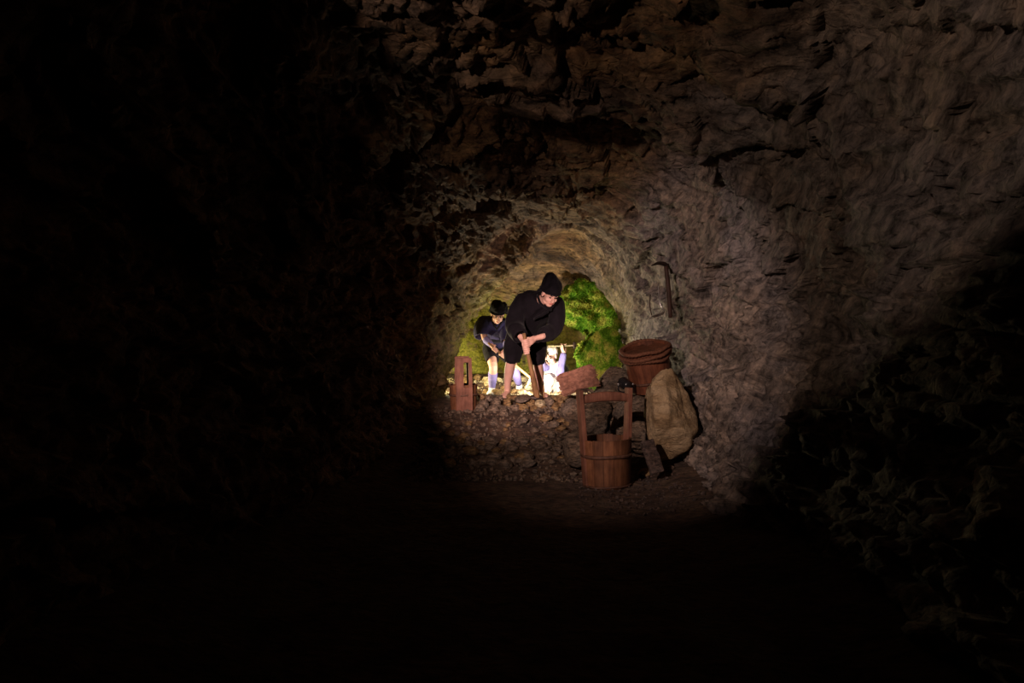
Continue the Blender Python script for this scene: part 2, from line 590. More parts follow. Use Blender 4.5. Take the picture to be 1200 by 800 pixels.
def floor_z(x, y):
    p = Vector((x, y, 0.3))
    return ground_z(x, y) + noise.fractal(p * 2.2, 1.0, 2.0, 3) * 0.02 + noise.fractal(p * 9, 0.9, 2.0, 4) * 0.010


def build_floor():
    xs = np.linspace(-2.2, 2.2, 221)
    ys = np.concatenate([np.linspace(-2, 3, 60)[:-1], np.linspace(3, 10.9, 380)])
    me = bpy.data.meshes.new('floor')
    vs = [(x, y, floor_z(x, y)) for y in ys for x in xs]
    nx = len(xs)
    fs = [(j * nx + i, j * nx + i + 1, (j + 1) * nx + i + 1, (j + 1) * nx + i) for j in range(len(ys) - 1) for i in range(nx - 1)]
    me.from_pydata(vs, [], fs)
    tag(mesh_obj('floor', me, M['floor'], loc=(0, 0, 0)), kind='structure')


build_tunnel()
build_floor()


# --------------------------------------------------------------------------- stones
def rock_bm(seed, size, facets=14, sub=4, rough=0.06, soft=0.15, shape=None):
    """Angular stone: a ball cut by random planes, then roughened. size = full x, y, z extents."""
    rg = random.Random(seed)
    planes = []
    for _ in range(facets):
        v = Vector((rg.gauss(0, 1), rg.gauss(0, 1), rg.gauss(0, 1))).normalized()
        planes.append((v, rg.uniform(0.62, 0.95)))
    bm = bmesh.new()
    bmesh.ops.create_icosphere(bm, subdivisions=sub, radius=1.0)
    off = Vector((seed * 1.7, seed * 0.3, -seed))
    for v in bm.verts:
        d = v.co.normalized()
        r = 1.0
        for nrm, h in planes:
            c = nrm.dot(d)
            if c > 0.05:
                r = min(r, h / c)
        r *= 1 + noise.fractal(d * 2.2 + off, 1.0, 2.0, 5) * rough * 1.6 + noise.noise(d * 9 + off) * rough * 0.35
        v.co = d * r
    for v in bm.verts:
        if shape:
            v.co = shape(v.co)
        v.co = Vector((v.co.x * size[0] / 2, v.co.y * size[1] / 2, v.co.z * size[2] / 2)) * 1.12
    return bm


def stone(name, seed, c, size, mat, rot=(0, 0, 0), **kw):
    bm = rock_bm(seed, size, **kw)
    from mathutils import Euler
    bm.transform(Matrix.Translation(c) @ Euler(rot).to_matrix().to_4x4())
    return mesh_obj(name, to_mesh(bm, name), mat)


# large tan boulder against the right wall, tapering to the top
def taper(co):
    k = 1.0 - 0.16 * max(0.0, co.z) - 0.10 * max(0, -co.z - 0.3)
    return Vector((co.x * k - 0.02 * co.z, co.y * k, co.z))


c = at(782, 488, 5.55)
tag(stone('boulder', 12, c, (0.46, 0.42, 0.66), M['boulder'], (0.05, 0.06, 0.3), facets=13, sub=5, rough=0.06, shape=taper),
    'large tan boulder tapering upward against the right wall beside the front bucket', 'boulder')
c = at(677, 525, 5.62)
tag(stone('boulder', 5, c, (0.24, 0.24, 0.28), M['stone_grey'], (0.1, 0, 0.4), facets=10, sub=4, rough=0.04),
    'rounded brown boulder half hidden behind the left side of the front bucket', 'boulder')
# slab leaning on the big boulder
bm = bmesh.new()
box(bm, (0, 0, 0), (0.11, 0.05, 0.26), bev=0.012)
bmesh.ops.subdivide_edges(bm, edges=bm.edges[:], cuts=5, use_grid_fill=True)
for v in bm.verts:
    v.co += Vector((noise.noise(v.co * 14), noise.noise(v.co * 14 + Vector((5, 0, 0))), noise.noise(v.co * 14 + Vector((0, 7, 0))))) * 0.010
bm.transform(Matrix.Translation(at(764, 535, 5.26)) @ Matrix.Rotation(R(-16), 4, 'Y') @ Matrix.Rotation(R(-14), 4, 'X') @ Matrix.Rotation(R(20), 4, 'Z'))
tag(mesh_obj('stone_slab', to_mesh(bm, 'stone_slab'), M['slab']), 'dark flat stone slab leaning against the foot of the tan boulder', 'stone')

# dark rocks behind the bucket which carry the tub and the straw
c = at(752, 497, 6.1)
tag(stone('boulder', 33, c, (0.50, 0.42, 0.50), M['stone_grey'], (0, 0, 0.2), facets=9, sub=5, rough=0.07),
    'dark boulder under the tilted tub, behind the tan boulder', 'boulder')
tag(stone('boulder', 71, Vector((0.75, 6.62, 0.38)), (0.50, 0.40, 0.42), M['stone_grey'], (0, 0.05, 0.3), facets=9, sub=5, rough=0.08),
    'dark boulder seen through the handle of the front bucket, under the straw bundle', 'boulder')
tag(stone('boulder', 52, at(716, 470, 6.75), (0.30, 0.36, 0.62), M['stone_grey'], (0.1, 0.25, 0.6), facets=10, sub=5, rough=0.06),
    'greenish grey sloping rock left of the tilted tub, below the moss', 'boulder')

# floor stones around the foot of the front bucket
floor_spots = [(757, 552, 0.13, 0.07, 'stone_ochre', 'ochre stone lying on the floor between the bucket and the dark slab'),
               (786, 553, 0.07, 0.05, 'stone_grey', 'small grey stone on the floor right of the dark slab'),
               (771, 545, 0.05, 0.04, 'stone_grey', 'pebble-sized stone wedged beside the foot of the dark slab')]
for k, (px, py, w, h, mt, lb) in enumerate(floor_spots):
    Y = CAM_Z * FPX / (py + 6 - 400)
    x = (px - 600) / FPX * Y
    tag(stone('stone', 200 + k, Vector((x, Y, floor_z(x, Y) + h * 0.36)), (w, w * 0.85, h), M[mt], (0, 0, k), facets=10, sub=3), lb, 'stone')

# the low stone heap in front of the miners: courses of rough stones, every stone its own object
GRP = 'stones of the low heap in front of the miners'
heap = []
sid = 0


def heap_stone(px, py, Y, w, h, mt, label, group=GRP, name='stone'):
    global sid
    sid += 1
    c = at(px, py, Y)
    o = stone(name, 300 + sid, c, (w, w * rnd.uniform(0.75, 1.0), h), M[mt], (rnd.uniform(-0.25, 0.25), rnd.uniform(-0.3, 0.3), rnd.uniform(0, 3)), facets=11, sub=3, rough=0.05)
    tag(o, label, 'stone', group)
    return o


SHARED = 'rough brown stone packed in the low heap in front of the miners'
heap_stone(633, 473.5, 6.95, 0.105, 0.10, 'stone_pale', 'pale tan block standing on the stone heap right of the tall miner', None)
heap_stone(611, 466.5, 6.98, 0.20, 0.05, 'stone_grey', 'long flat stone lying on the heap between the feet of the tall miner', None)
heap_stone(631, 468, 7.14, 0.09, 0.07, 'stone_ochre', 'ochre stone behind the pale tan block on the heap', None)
rowdefs = [
    (468, 7.08, [552, 563, 574, 586, 598, 606, 648, 659, 670, 680, 690], 0.10, 0.085),
    (474, 6.98, [557, 569, 581, 594, 607, 621, 644, 655, 667, 679, 690], 0.105, 0.10),
    (481, 6.88, [551, 564, 577, 590, 602, 613, 624, 637, 650, 662, 674, 687], 0.11, 0.10),
    (490, 6.74, [548, 561, 575, 588, 600, 613, 626, 640, 652, 665, 677], 0.10, 0.085),
    (499, 6.60, [545, 560, 578, 592, 607, 620, 634, 646, 660, 671], 0.095, 0.07),
]
for py, Y, xs, w, h in rowdefs:
    for px in xs:
        mt = rnd.choice(['stone_ochre', 'stone_ochre', 'stone_ochre', 'stone_grey'] if px > 590 else ['stone_grey', 'stone_grey', 'stone_ochre'])
        heap_stone(px + rnd.uniform(-2, 2), py - 1.5 + rnd.uniform(-2, 2), Y - 0.02 + rnd.uniform(-0.04, 0.04), w * rnd.uniform(0.8, 1.25), h * rnd.uniform(0.85, 1.2), mt, SHARED)
# loose stones strewn down the slope
for k in range(105):
    py = rnd.uniform(497, 545)
    Y = lerp_table(py, [(495, 6.55), (515, 6.15), (545, 5.7)])
    px = rnd.uniform(505, 680) if py < 520 else rnd.uniform(520, 665)
    x = (px - 600) / FPX * Y
    w = rnd.uniform(0.06, 0.15)
    o = stone('stone', 500 + k, Vector((x, Y, floor_z(x, Y) + w * 0.17)), (w, w * 0.9, w * 0.6), M[rnd.choice(['stone_grey', 'stone_grey', 'stone_ochre'])],
              (0, 0, rnd.uniform(0, 3)), facets=10, sub=3, rough=0.05)
    tag(o, 'loose brown stone strewn on the slope below the heap', 'stone', 'loose stones on the slope')
# bright broken stones on the ground behind the miners
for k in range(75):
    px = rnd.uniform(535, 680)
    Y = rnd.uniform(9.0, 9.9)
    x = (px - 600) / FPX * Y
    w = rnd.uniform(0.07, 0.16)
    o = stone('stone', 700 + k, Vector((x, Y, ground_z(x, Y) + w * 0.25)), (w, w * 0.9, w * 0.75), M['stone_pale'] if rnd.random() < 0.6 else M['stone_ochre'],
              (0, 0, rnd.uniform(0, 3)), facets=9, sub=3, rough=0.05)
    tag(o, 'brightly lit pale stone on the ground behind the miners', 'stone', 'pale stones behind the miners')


def gravel(name, n, xr, yr, label, mat, smin, smax):
    rg = random.Random(len(name) + n)
    bm = bmesh.new()
    bmesh.ops.create_icosphere(bm, subdivisions=1, radius=1.0)
    bm.verts.index_update()
    ico_v = [v.co.copy() for v in bm.verts]
    ico_f = [[v.index for v in f.verts] for f in bm.faces]
    bm.clear()
    for k in range(n):
        x, y = rg.uniform(*xr), rg.uniform(*yr)
        s = rg.uniform(smin, smax) * (0.6 if rg.random() < 0.6 else 1.0)
        mt = Matrix.Translation((x, y, floor_z(x, y) + s * 0.2)) @ Quaternion((rg.gauss(0, 1), rg.gauss(0, 1), rg.gauss(0, 1), rg.gauss(0, 1))).normalized().to_matrix().to_4x4() @ Matrix.Diagonal((s, s * rg.uniform(0.6, 1), s * rg.uniform(0.45, 0.8), 1))
        vv = [bm.verts.new(mt @ (q * 0.5) + Vector((rg.uniform(-1, 1), rg.uniform(-1, 1), rg.uniform(-1, 1))) * s * 0.09) for q in ico_v]
        for f in ico_f:
            bm.faces.new([vv[i] for i in f])
    o = mesh_obj(name, to_mesh(bm, name), mat, smooth=False)
    tag(o, label, 'rubble', kind='stuff')


gravel('rubble', 1500, (-0.9, 0.95), (5.35, 6.95), 'fine brown rubble covering the slope below the stone heap', M['stone_grey'], 0.02, 0.06)
gravel('gravel', 500, (0.45, 1.3), (4.3, 5.6), 'fine dark gravel around the foot of the front bucket', M['slab'], 0.012, 0.04)
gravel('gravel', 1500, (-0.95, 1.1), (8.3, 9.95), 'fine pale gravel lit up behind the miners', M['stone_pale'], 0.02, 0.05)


# --------------------------------------------------------------------------- moss
def mossy_rock(seed, c, size, rot, label, n_blades, shape=None, facets=10, blade=0.035):
    from mathutils import Euler
    bm = rock_bm(seed, size, facets=facets, sub=5, rough=0.16, shape=shape)
    bm.transform(Matrix.Translation(c) @ Euler(rot).to_matrix().to_4x4())
    bm.normal_update()
    rg = random.Random(seed)
    faces = [f for f in bm.faces if f.normal.y < 0.35]
    areas = [f.calc_area() for f in faces]
    picks = rg.choices(faces, weights=areas, k=n_blades)
    mb = bmesh.new()
    for f in picks:
        vs = [v.co for v in f.verts]
        a, b = sorted((rg.random(), rg.random()))
        p = vs[0] * a + vs[1] * (b - a) + vs[2] * (1 - b)
        nrm = f.normal
        clump = 0.6 + 0.9 * max(0, noise.noise(p * 9) + 0.25)
        L = blade * rg.uniform(0.5, 1.2) * clump
        d = (nrm + Vector((rg.uniform(-0.8, 0.8), rg.uniform(-0.8, 0.8), rg.uniform(-1.1, 0.3)))).normalized()
        s = d.orthogonal().normalized()
        s = Quaternion(d, rg.uniform(0, 6.28)) @ s
        w = rg.uniform(0.0025, 0.005)
        droop = Vector((0, 0, -0.35 * L))
        q0, q1 = p - nrm * 0.006, p + d * L * 0.55
        t = p + d * L + droop
        v = [mb.verts.new(x) for x in (q0 - s * w, q0 + s * w, q1 + s * w * 0.8, q1 - s * w * 0.8, t)]
        mb.faces.new((v[0], v[1], v[2], v[3]))
        mb.faces.new((v[3], v[2], v[4]))
    t = thing('mossy_rock', label, 'mossy rock', c)
    mesh_obj('rock', to_mesh(bm, 'rock'), M['moss'], t)
    tag(mesh_obj('moss', to_mesh(mb, 'moss'), M['moss'], t), kind='stuff')
    return t


mossy_rock(3, at(692, 359, 9.5), (0.86, 0.50, 0.64), (0, 0, 0), 'broad green mossy rock on the back wall beside the head of the tall miner', 15000)


def pointed(co):
    k = 1.0 - 0.45 * max(0, -co.z)
    return Vector((co.x * k + 0.18 * max(0, -co.z), co.y * k, co.z))


mossy_rock(9, at(700, 419, 8.75), (0.62, 0.50, 0.76), (0, 0.1, 0.2), 'green mossy rock narrowing to a point above the straw bundle', 15000, shape=pointed)


# --------------------------------------------------------------------------- buckets and tub
def stave_body(n, r0, r1, h, th, tints, gap=0.0006):
    """Ring of n slightly bevelled staves; r0 = bottom outer radius, r1 = top outer radius."""
    bm = bmesh.new()
    lay = bm.loops.layers.float_color.new('tint')
    for k in range(n):
        a0, a1 = 2 * math.pi * k / n, 2 * math.pi * (k + 1) / n
        tc = tints(k)
        ring = []
        hh = h + rnd.uniform(-0.004, 0.004)
        for z, r in ((0, r0), (hh * 0.5, (r0 + r1) / 2), (hh, r1)):
            row = []
            for q in range(5):
                a = a0 + (a1 - a0) * (0.012 + 0.976 * q / 4)
                dip = 0.0022 if q in (0, 4) else 0.0
                flat = math.cos((a1 - a0) / 2) / math.cos(a - (a0 + a1) / 2)
                rr = r * (0.5 + 0.5 * flat) - dip
                row.append(bm.verts.new((rr * math.cos(a), rr * math.sin(a), z)))
            for q in range(4, -1, -1):
                a = a0 + (a1 - a0) * (0.012 + 0.976 * q / 4)
                row.append(bm.verts.new(((r - th) * math.cos(a), (r - th) * math.sin(a), z)))
            ring.append(row)
        nf = len(bm.faces)
        ring_faces(bm, ring)
        bm.faces.ensure_lookup_table()
        for f in bm.faces[nf:]:
            for lp in f.loops:
                lp[lay] = (*tc, 1)
    bmesh.ops.recalc_face_normals(bm, faces=bm.faces[:])
    return bm


def tint_fn(seed, lo=0.42, hi=1.15):
    rg = random.Random(seed)
    vals = [rg.uniform(lo, hi) for _ in range(64)]
    return lambda k: (vals[k], vals[k] * 0.97, vals[k] * 0.93)


def hoop_bm(r0, r1, z0, z1, th=0.006):
    bm = bmesh.new()
    n = 64
    rings = []
    for q in range(n):
        a = 2 * math.pi * q / n
        cs, sn = math.cos(a), math.sin(a)
        wob = 0.003 * math.sin(3 * a)
        prof = [(r0 - 0.002, z0 + wob), (r0 + th, z0 + 0.003 + wob), (r1 + th, z1 - 0.003 + wob), (r1 - 0.002, z1 + wob)]
        rings.append([bm.verts.new((r * cs, r * sn, z)) for r, z in prof])
    rings.append(rings[0])
    ring_faces(bm, rings, cap=False)
    bmesh.ops.recalc_face_normals(bm, faces=bm.faces[:])
    return bm


def disc_bm(r, z, th, n=48):
    bm = bmesh.new()
    bmesh.ops.create_cone(bm, cap_ends=True, segments=n, radius1=r, radius2=r, depth=th, matrix=Matrix.Translation((0, 0, z)))
    return bm


def upright_bm(side, r0, r1, h, top, width, th, slot=None):
    """Extended stave: a plank that follows the bucket's taper and rises to `top`; slot = (z0, z1, w, off)."""
    bm = bmesh.new()
    sl = (r1 - r0) / h

    def P(y, z, o):
        return bm.verts.new((side * (r0 + sl * z + o), y, z))
    zs = [0.0, h, top]
    ys = [-width / 2, width / 2]
    if slot:
        z0, z1, w, off = slot
        zs = [0.0, z0, z1, top]
        ys = [-width / 2, off - w / 2, off + w / 2, width / 2]
    nar = lambda z: 1.0 - 0.10 * max(0, (z - h)) / (top - h)
    grid = {}
    for o, lay in ((0.004, 0), (-th, 1)):
        for i, y in enumerate(ys):
            for j, z in enumerate(zs):
                grid[lay, i, j] = P(y * nar(z), z, o)
    ni, nj = len(ys) - 1, len(zs) - 1
    hole = (1, 1) if slot else None
    for i in range(ni):
        for j in range(nj):
            if (i, j) == hole:
                continue
            for lay in (0, 1):
                bm.faces.new((grid[lay, i, j], grid[lay, i + 1, j], grid[lay, i + 1, j + 1], grid[lay, i, j + 1]))

    def wall(a, b):
        bm.faces.new((grid[(0,) + a], grid[(0,) + b], grid[(1,) + b], grid[(1,) + a]))
    for i in range(ni):
        wall((i, 0), (i + 1, 0))
        wall((i, nj), (i + 1, nj))
    for j in range(nj):
        wall((0, j), (0, j + 1))
        wall((ni, j), (ni, j + 1))
    if slot:
        wall((1, 1), (2, 1)); wall((1, 2), (2, 2)); wall((1, 1), (1, 2)); wall((2, 1), (2, 2))
    bmesh.ops.recalc_face_normals(bm, faces=bm.faces[:])
    bmesh.ops.bevel(bm, geom=[e for e in bm.edges if e.calc_face_angle(0) > 0.5], offset=0.003, segments=1, affect='EDGES')
    return bm


def crossbar_bm(half, z, hh, wd, arch):
    bm = bmesh.new()
    rings = []
    for k in range(17):
        t = -1 + 2 * k / 16
        x = t * half
        zz = z + arch * (1 - t * t)
        hk = hh * (1.0 - 0.25 * abs(t) ** 3)
        ring = []
        for q in range(12):
            a = 2 * math.pi * q / 12
            ca, sa = math.cos(a), math.sin(a)
            ring.append(bm.verts.new((x, wd / 2 * math.copysign(abs(ca) ** 0.6, ca), zz + hk / 2 * math.copysign(abs(sa) ** 0.6, sa))))
        rings.append(ring)
    ring_faces(bm, rings)
    bmesh.ops.recalc_face_normals(bm, faces=bm.faces[:])
    return bm


def bucket(label, loc, rot, r0, r1, h, top, width, th, n, hoops, bar, slot=None, seed=1):
    t = thing('bucket', label, 'bucket', loc, rot)
    local_part('staves', stave_body(n, r0, r1, h, 0.018, tint_fn(seed)), M['bucket_wood'], t)
    local_part('bucket_bottom', disc_bm(r0 - 0.012, 0.03, 0.018), M['plank_wood'], t)
    for z0, z1 in hoops:
        f = lambda z: r0 + (r1 - r0) * z / h
        local_part('hoop', hoop_bm(f(z0) + 0.003, f(z1) + 0.003, z0, z1), M['hoop'], t, smooth=True)
    for s in (-1, 1):
        local_part('upright', upright_bm(s, r0, r1, h, top, width, th, slot if s < 0 or slot is None else slot), M['plank_wood'], t)
    if bar:
        local_part('crossbar', crossbar_bm(*bar), M['plank_wood'], t, smooth=True)
    return t


bloc = at(711, 566, 5.22)
bloc.z = floor_z(bloc.x, bloc.y) - 0.004
bucket('tall wooden bucket with two uprights and an arched crossbar standing on the floor in front', bloc, (R(0), R(-1.5), R(16)),
       0.176, 0.196, 0.36, 0.735, 0.085, 0.030, 15, [(0.005, 0.022), (0.225, 0.252)], (0.205, 0.655, 0.075, 0.05, 0.022), seed=4)
b2 = at(543.5, 486, 6.9)
bz = b2.z
mid = bucket('small wooden bucket with a slotted upright plank beside the left wall', b2, (R(1), R(2), R(-82)),
             0.130, 0.146, 0.31, 0.585, 0.165, 0.024, 11, [(0.01, 0.03), (0.20, 0.222)], None, slot=(0.29, 0.54, 0.05, 0.02), seed=9)
# stone step that carries the small bucket
tag(stone('stone', 900, Vector((b2.x, b2.y + 0.05, bz - 0.105)), (0.40, 0.34, 0.21), M['stone_grey'], (0, 0, 0.2), facets=10, sub=4, rough=0.03,
          shape=lambda co: Vector((co.x, co.y, min(co.z, 0.62)))),
    'flat brown stone under the small bucket beside the left wall', 'stone')

# ---- tilted tub with rope hoops
tub = thing('tub', 'reddish wooden tub with rope rings tilted on rocks by the right wall', 'tub', at(764, 454, 6.05), (R(10), R(-15), R(10)))
tub.scale = (0.94, 0.94, 0.94)
local_part('staves', stave_body(17, 0.195, 0.215, 0.40, 0.020, tint_fn(22, 0.75, 1.1)), M['tub_wood'], tub)
local_part('tub_bottom', disc_bm(0.18, 0.03, 0.02), M['tub_wood'], tub)
lid = bmesh.new()
for k in range(3):
    x0 = -0.195 + 0.13 * k
    hw = 0.064
    ymax = math.sqrt(max(0.0, 0.192 ** 2 - max(abs(x0 + 0.0), abs(x0 + 0.13)) ** 2)) if k != 1 else 0.175
    ymax = max(ymax, 0.10)
    box(lid, (x0 + 0.065, 0, 0.375), (0.126, 2 * ymax, 0.014), bev=0.003)
tint = lid.loops.layers.float_color.new('tint')
for f in lid.faces:
    for lp in f.loops:
        lp[tint] = (0.8, 0.8, 0.8, 1)
local_part('lid', lid, M['tub_wood'], tub)


def rope_ring(r, z, rad, seed, wob=0.01):
    bm = bmesh.new()
    n = 120
    rings = []
    for q in range(n):
        a = 2 * math.pi * q / n
        dz = wob * noise.noise(Vector((math.cos(a), math.sin(a), seed)) * 1.5)
        dr = wob * 0.6 * noise.noise(Vector((math.cos(a), math.sin(a), seed + 9)) * 1.5)
        ring = []
        for p in range(12):
            b = 2 * math.pi * p / 12
            rr = rad * (1 + 0.22 * math.cos(3 * (b - a * 14)))
            ring.append(bm.verts.new(((r + dr + rr * math.cos(b)) * math.cos(a), (r + dr + rr * math.cos(b)) * math.sin(a), z + dz + rr * math.sin(b))))
        rings.append(ring)
    rings.append(rings[0])
    ring_faces(bm, rings, cap=False)
    bmesh.ops.recalc_face_normals(bm, faces=bm.faces[:])
    return bm


for k, (rr, z, rad) in enumerate(((0.228, 0.395, 0.017), (0.232, 0.355, 0.018), (0.226, 0.318, 0.015))):
    local_part('rope_hoop', rope_ring(rr, z, rad, k * 3.0, 0.022), M['rope'], tub, smooth=True)
local_part('hoop', hoop_bm(0.201, 0.203, 0.085, 0.112), M['hoop'], tub, smooth=True)


# --------------------------------------------------------------------------- straw bundle
def straw_bundle():
    rg = random.Random(5)
    bm = bmesh.new()
    A, B = at(660, 451, 6.6), at(694.5, 440, 6.62)
    ax = (B - A).normalized()
    up = (Vector((0, -0.25, 1)) - ax * Vector((0, -0.25, 1)).dot(ax)).normalized()
    sd = ax.cross(up)
    L = (B - A).length
    for k in range(2600):
        th = rg.uniform(0, 2 * math.pi)
        rr = math.sqrt(rg.uniform(0.35, 1))
        ca, sa = math.cos(th), math.sin(th)
        u = 0.085 * rr * math.copysign(abs(sa) ** 0.55, sa)
        s = 0.10 * rr * math.copysign(abs(ca) ** 0.55, ca)
        t0, t1 = rg.uniform(-0.10, 0.14) * L, L * rg.uniform(0.84, 1.10)
        r = rg.uniform(0.0016, 0.0036)
        ring = []
        j = Vector((rg.uniform(-1, 1), rg.uniform(-1, 1), rg.uniform(-1, 1))) * 0.016
        for q, t in enumerate((t0, (t0 + t1) / 2, t1)):
            sag = -0.012 * math.cos((t / L - 0.5) * 3)
            c = A + ax * t + up * (u - sag) + sd * s + j * (q - 1)
            ring.append([bm.verts.new(c + up * (r * math.cos(2.1 * w)) + sd * (r * math.sin(2.1 * w))) for w in range(3)])
        ring_faces(bm, ring)
    o = mesh_obj('straw_bundle', to_mesh(bm, 'straw_bundle'), M['straw'], smooth=False)
    tag(o, 'reddish brown straw bundle with frayed ends lying on rocks behind the front bucket', 'straw bundle')


straw_bundle()

# --------------------------------------------------------------------------- pick and lamp on the right wall, spot lamp
def tube_part(name, pts, radii, mat, parent, n=12, k=4):
    bm = bmesh.new()
    loft(bm, pts, radii, n=n, k=k)
    bmesh.ops.recalc_face_normals(bm, faces=bm.faces[:])
    return mesh_obj(name, to_mesh(bm, name), mat, parent)


pk = thing('pickaxe', 'dark pick with a long wooden handle leaning upright against the right wall', 'pickaxe', at(785.5, 372, 6.08))
tube_part('handle', [at(785.5, 372, 6.08), at(783.5, 340, 6.12), at(780, 309, 6.14)], [0.019, 0.021, 0.018], M['dark_wood'], pk)
tube_part('pick_head', [at(782.5, 311.5, 6.14), at(777, 308.8, 6.12), at(770, 308.6, 6.08), at(763, 311.5, 6.04)], [(0.016, 0.02), (0.017, 0.02), (0.013, 0.014), 0.004], M['iron'], pk)
lp = thing('oil_lamp', 'small iron lamp dish hanging on a wire beside the pick on the right wall', 'lamp', at(771, 371, 6.06))
tube_part('wire', [at(771.5, 332, 6.08), at(772, 345, 6.06), at(773.5, 356, 6.04), at(777.5, 362.5, 6.03)], [0.003, 0.003, 0.006, 0.004], M['bright_metal'], lp, n=8)
tube_part('frame', [at(762, 345, 6.08), at(761.5, 358, 6.07), at(763.5, 369, 6.06)], [0.006, 0.006, 0.006], M['iron'], lp, n=8)
bm = bmesh.new()
mt = Matrix.Translation(at(771.5, 369, 6.06)) @ Matrix.Rotation(R(-20), 4, 'Y')
bmesh.ops.create_cone(bm, cap_ends=True, segments=28, radius1=0.04, radius2=0.066, depth=0.022, matrix=mt)
mesh_obj('dish', to_mesh(bm, 'dish'), M['bright_metal'], lp, smooth=False)

sl = thing('spotlight', 'small black spotlight standing behind the right upright of the front bucket', 'spotlight', at(733, 459, 5.86))
bm = bmesh.new()
c0 = at(733, 450, 5.86)
axis = (Vector((0.35, 7.4, 1.2)) - c0).normalized()
rings = []
s0 = axis.orthogonal().normalized()
u0 = axis.cross(s0)
for d, r in ((-0.055, 0.02), (-0.05, 0.034), (-0.02, 0.04), (0.0, 0.046), (0.045, 0.05), (0.05, 0.05), (0.05, 0.044), (0.03, 0.04)):
    rings.append([bm.verts.new(c0 + axis * d + s0 * (r * math.cos(2 * math.pi * q / 28)) + u0 * (r * math.sin(2 * math.pi * q / 28))) for q in range(28)])
ring_faces(bm, rings)
bmesh.ops.recalc_face_normals(bm, faces=bm.faces[:])
mesh_obj('housing', to_mesh(bm, 'housing'), M['black_plastic'], sl)
tube_part('bracket', [c0 + Vector((-0.058, 0, 0)), c0 + Vector((-0.058, 0, -0.055)), c0 + Vector((0, 0, -0.07)), c0 + Vector((0.058, 0, -0.055)), c0 + Vector((0.058, 0, 0))],
          [0.007] * 5, M['black_plastic'], sl, n=10)
for s in (-1, 1):
    bm = bmesh.new()
    ball(bm, c0 + Vector((s * 0.062, -0.005, 0)), 0.011)
    mesh_obj('knob', to_mesh(bm, 'knob'), M['bright_metal'], sl)


# --------------------------------------------------------------------------- people
def frame_of(f, up):
    """3x3 matrix with columns (right, forward, up)."""
    f = Vector(f).normalized()
    u = Vector(up)
    u = (u - f * u.dot(f)).normalized()
    r = f.cross(u)
    return Matrix((r, f, u)).transposed()


def add_head(bm, c, F):
    w = lambda x, y, z: c + F @ Vector((x, y, z))
    ball(bm, w(0, -0.012, 0.035), (0.076, 0.096, 0.086), F)
    ball(bm, w(0, 0.028, -0.03), (0.062, 0.066, 0.085), F)
    ball(bm, w(0, 0.052, -0.088), (0.036, 0.034, 0.028), F)
    limb(bm, [w(0, 0.086, 0.018), w(0, 0.100, -0.005), w(0, 0.114, -0.030)], [0.008, 0.010, 0.013], n=10)
    for s in (-1, 1):
        ball(bm, w(0.011 * s, 0.100, -0.034), 0.010)
        ball(bm, w(0.028 * s, 0.080, 0.022), (0.026, 0.016, 0.010), F)
        ball(bm, w(0.040 * s, 0.056, -0.030), (0.026, 0.028, 0.028), F)
        ball(bm, w(0.077 * s, -0.006, -0.008), (0.012, 0.024, 0.034), F)
        ball(bm, w(0.045 * s, 0.02, -0.075), (0.022, 0.04, 0.025), F)
    ball(bm, w(0, 0.088, -0.056), (0.024, 0.012, 0.007), F)
    ball(bm, w(0, 0.087, -0.069), (0.021, 0.012, 0.007), F)


def face_parts(c, F, root):
    w = lambda x, y, z: c + F @ Vector((x, y, z))
    for s in (-1, 1):
        bm = bmesh.new()
        ball(bm, w(0.029 * s, 0.084, 0.000), (0.015, 0.009, 0.006), F)
        mesh_obj('eye', to_mesh(bm, 'eye'), M['eye'], root)
        bm = bmesh.new()
        loft(bm, [w(0.012 * s, 0.095, 0.020), w(0.03 * s, 0.094, 0.026), w(0.047 * s, 0.083, 0.021)], [0.003, 0.0045, 0.002], n=8)
        mesh_obj('eyebrow', to_mesh(bm, 'eyebrow'), M['brow'], root)
    bm = bmesh.new()
    ball(bm, w(0, 0.093, -0.057), (0.021, 0.010, 0.0055), F)
    ball(bm, w(0, 0.092, -0.067), (0.019, 0.010, 0.0055), F)
    mesh_obj('lips', to_mesh(bm, 'lips'), M['lips'], root)


def add_fist(bm, c, a, wrist, rod_r, flip=1):
    """Hand closed round a rod through c along a: palm, four wrapped fingers and a thumb."""
    a = Vector(a).normalized()
    d = wrist - c
    d = (d - a * d.dot(a)).normalized()
    b = a.cross(d) * flip
    pos = lambda off, th, rad: c + a * off + (d * math.cos(R(th)) + b * math.sin(R(th))) * rad
    Rr = rod_r + 0.010
    lens = (0.95, 1.0, 0.97, 0.85)
    for i in range(4):
        off = (i - 1.5) * 0.0205
        kn = pos(off, 28, Rr + 0.012)
        L = lens[i]
        limb(bm, [kn, pos(off, 28 + 78 * L, Rr + 0.005), pos(off, 28 + 140 * L, Rr + 0.001), pos(off, 28 + 190 * L, Rr)], [0.0105, 0.0098, 0.009, 0.008], n=10, k=3)
        wr = wrist + a * (off * 0.45)
        limb(bm, [wr, kn.lerp(wr, 0.4) + b * 0.004, kn], [0.020, 0.017, 0.012], n=10, k=3)
    t0 = wrist.lerp(pos(-0.03, -30, Rr + 0.02), 0.55)
    limb(bm, [wrist.lerp(c, 0.15), t0, pos(-0.034, -60, Rr + 0.012), pos(-0.036, -110, Rr + 0.004), pos(-0.036, -150, Rr)], [0.018, 0.016, 0.0125, 0.011, 0.009], n=10, k=3)


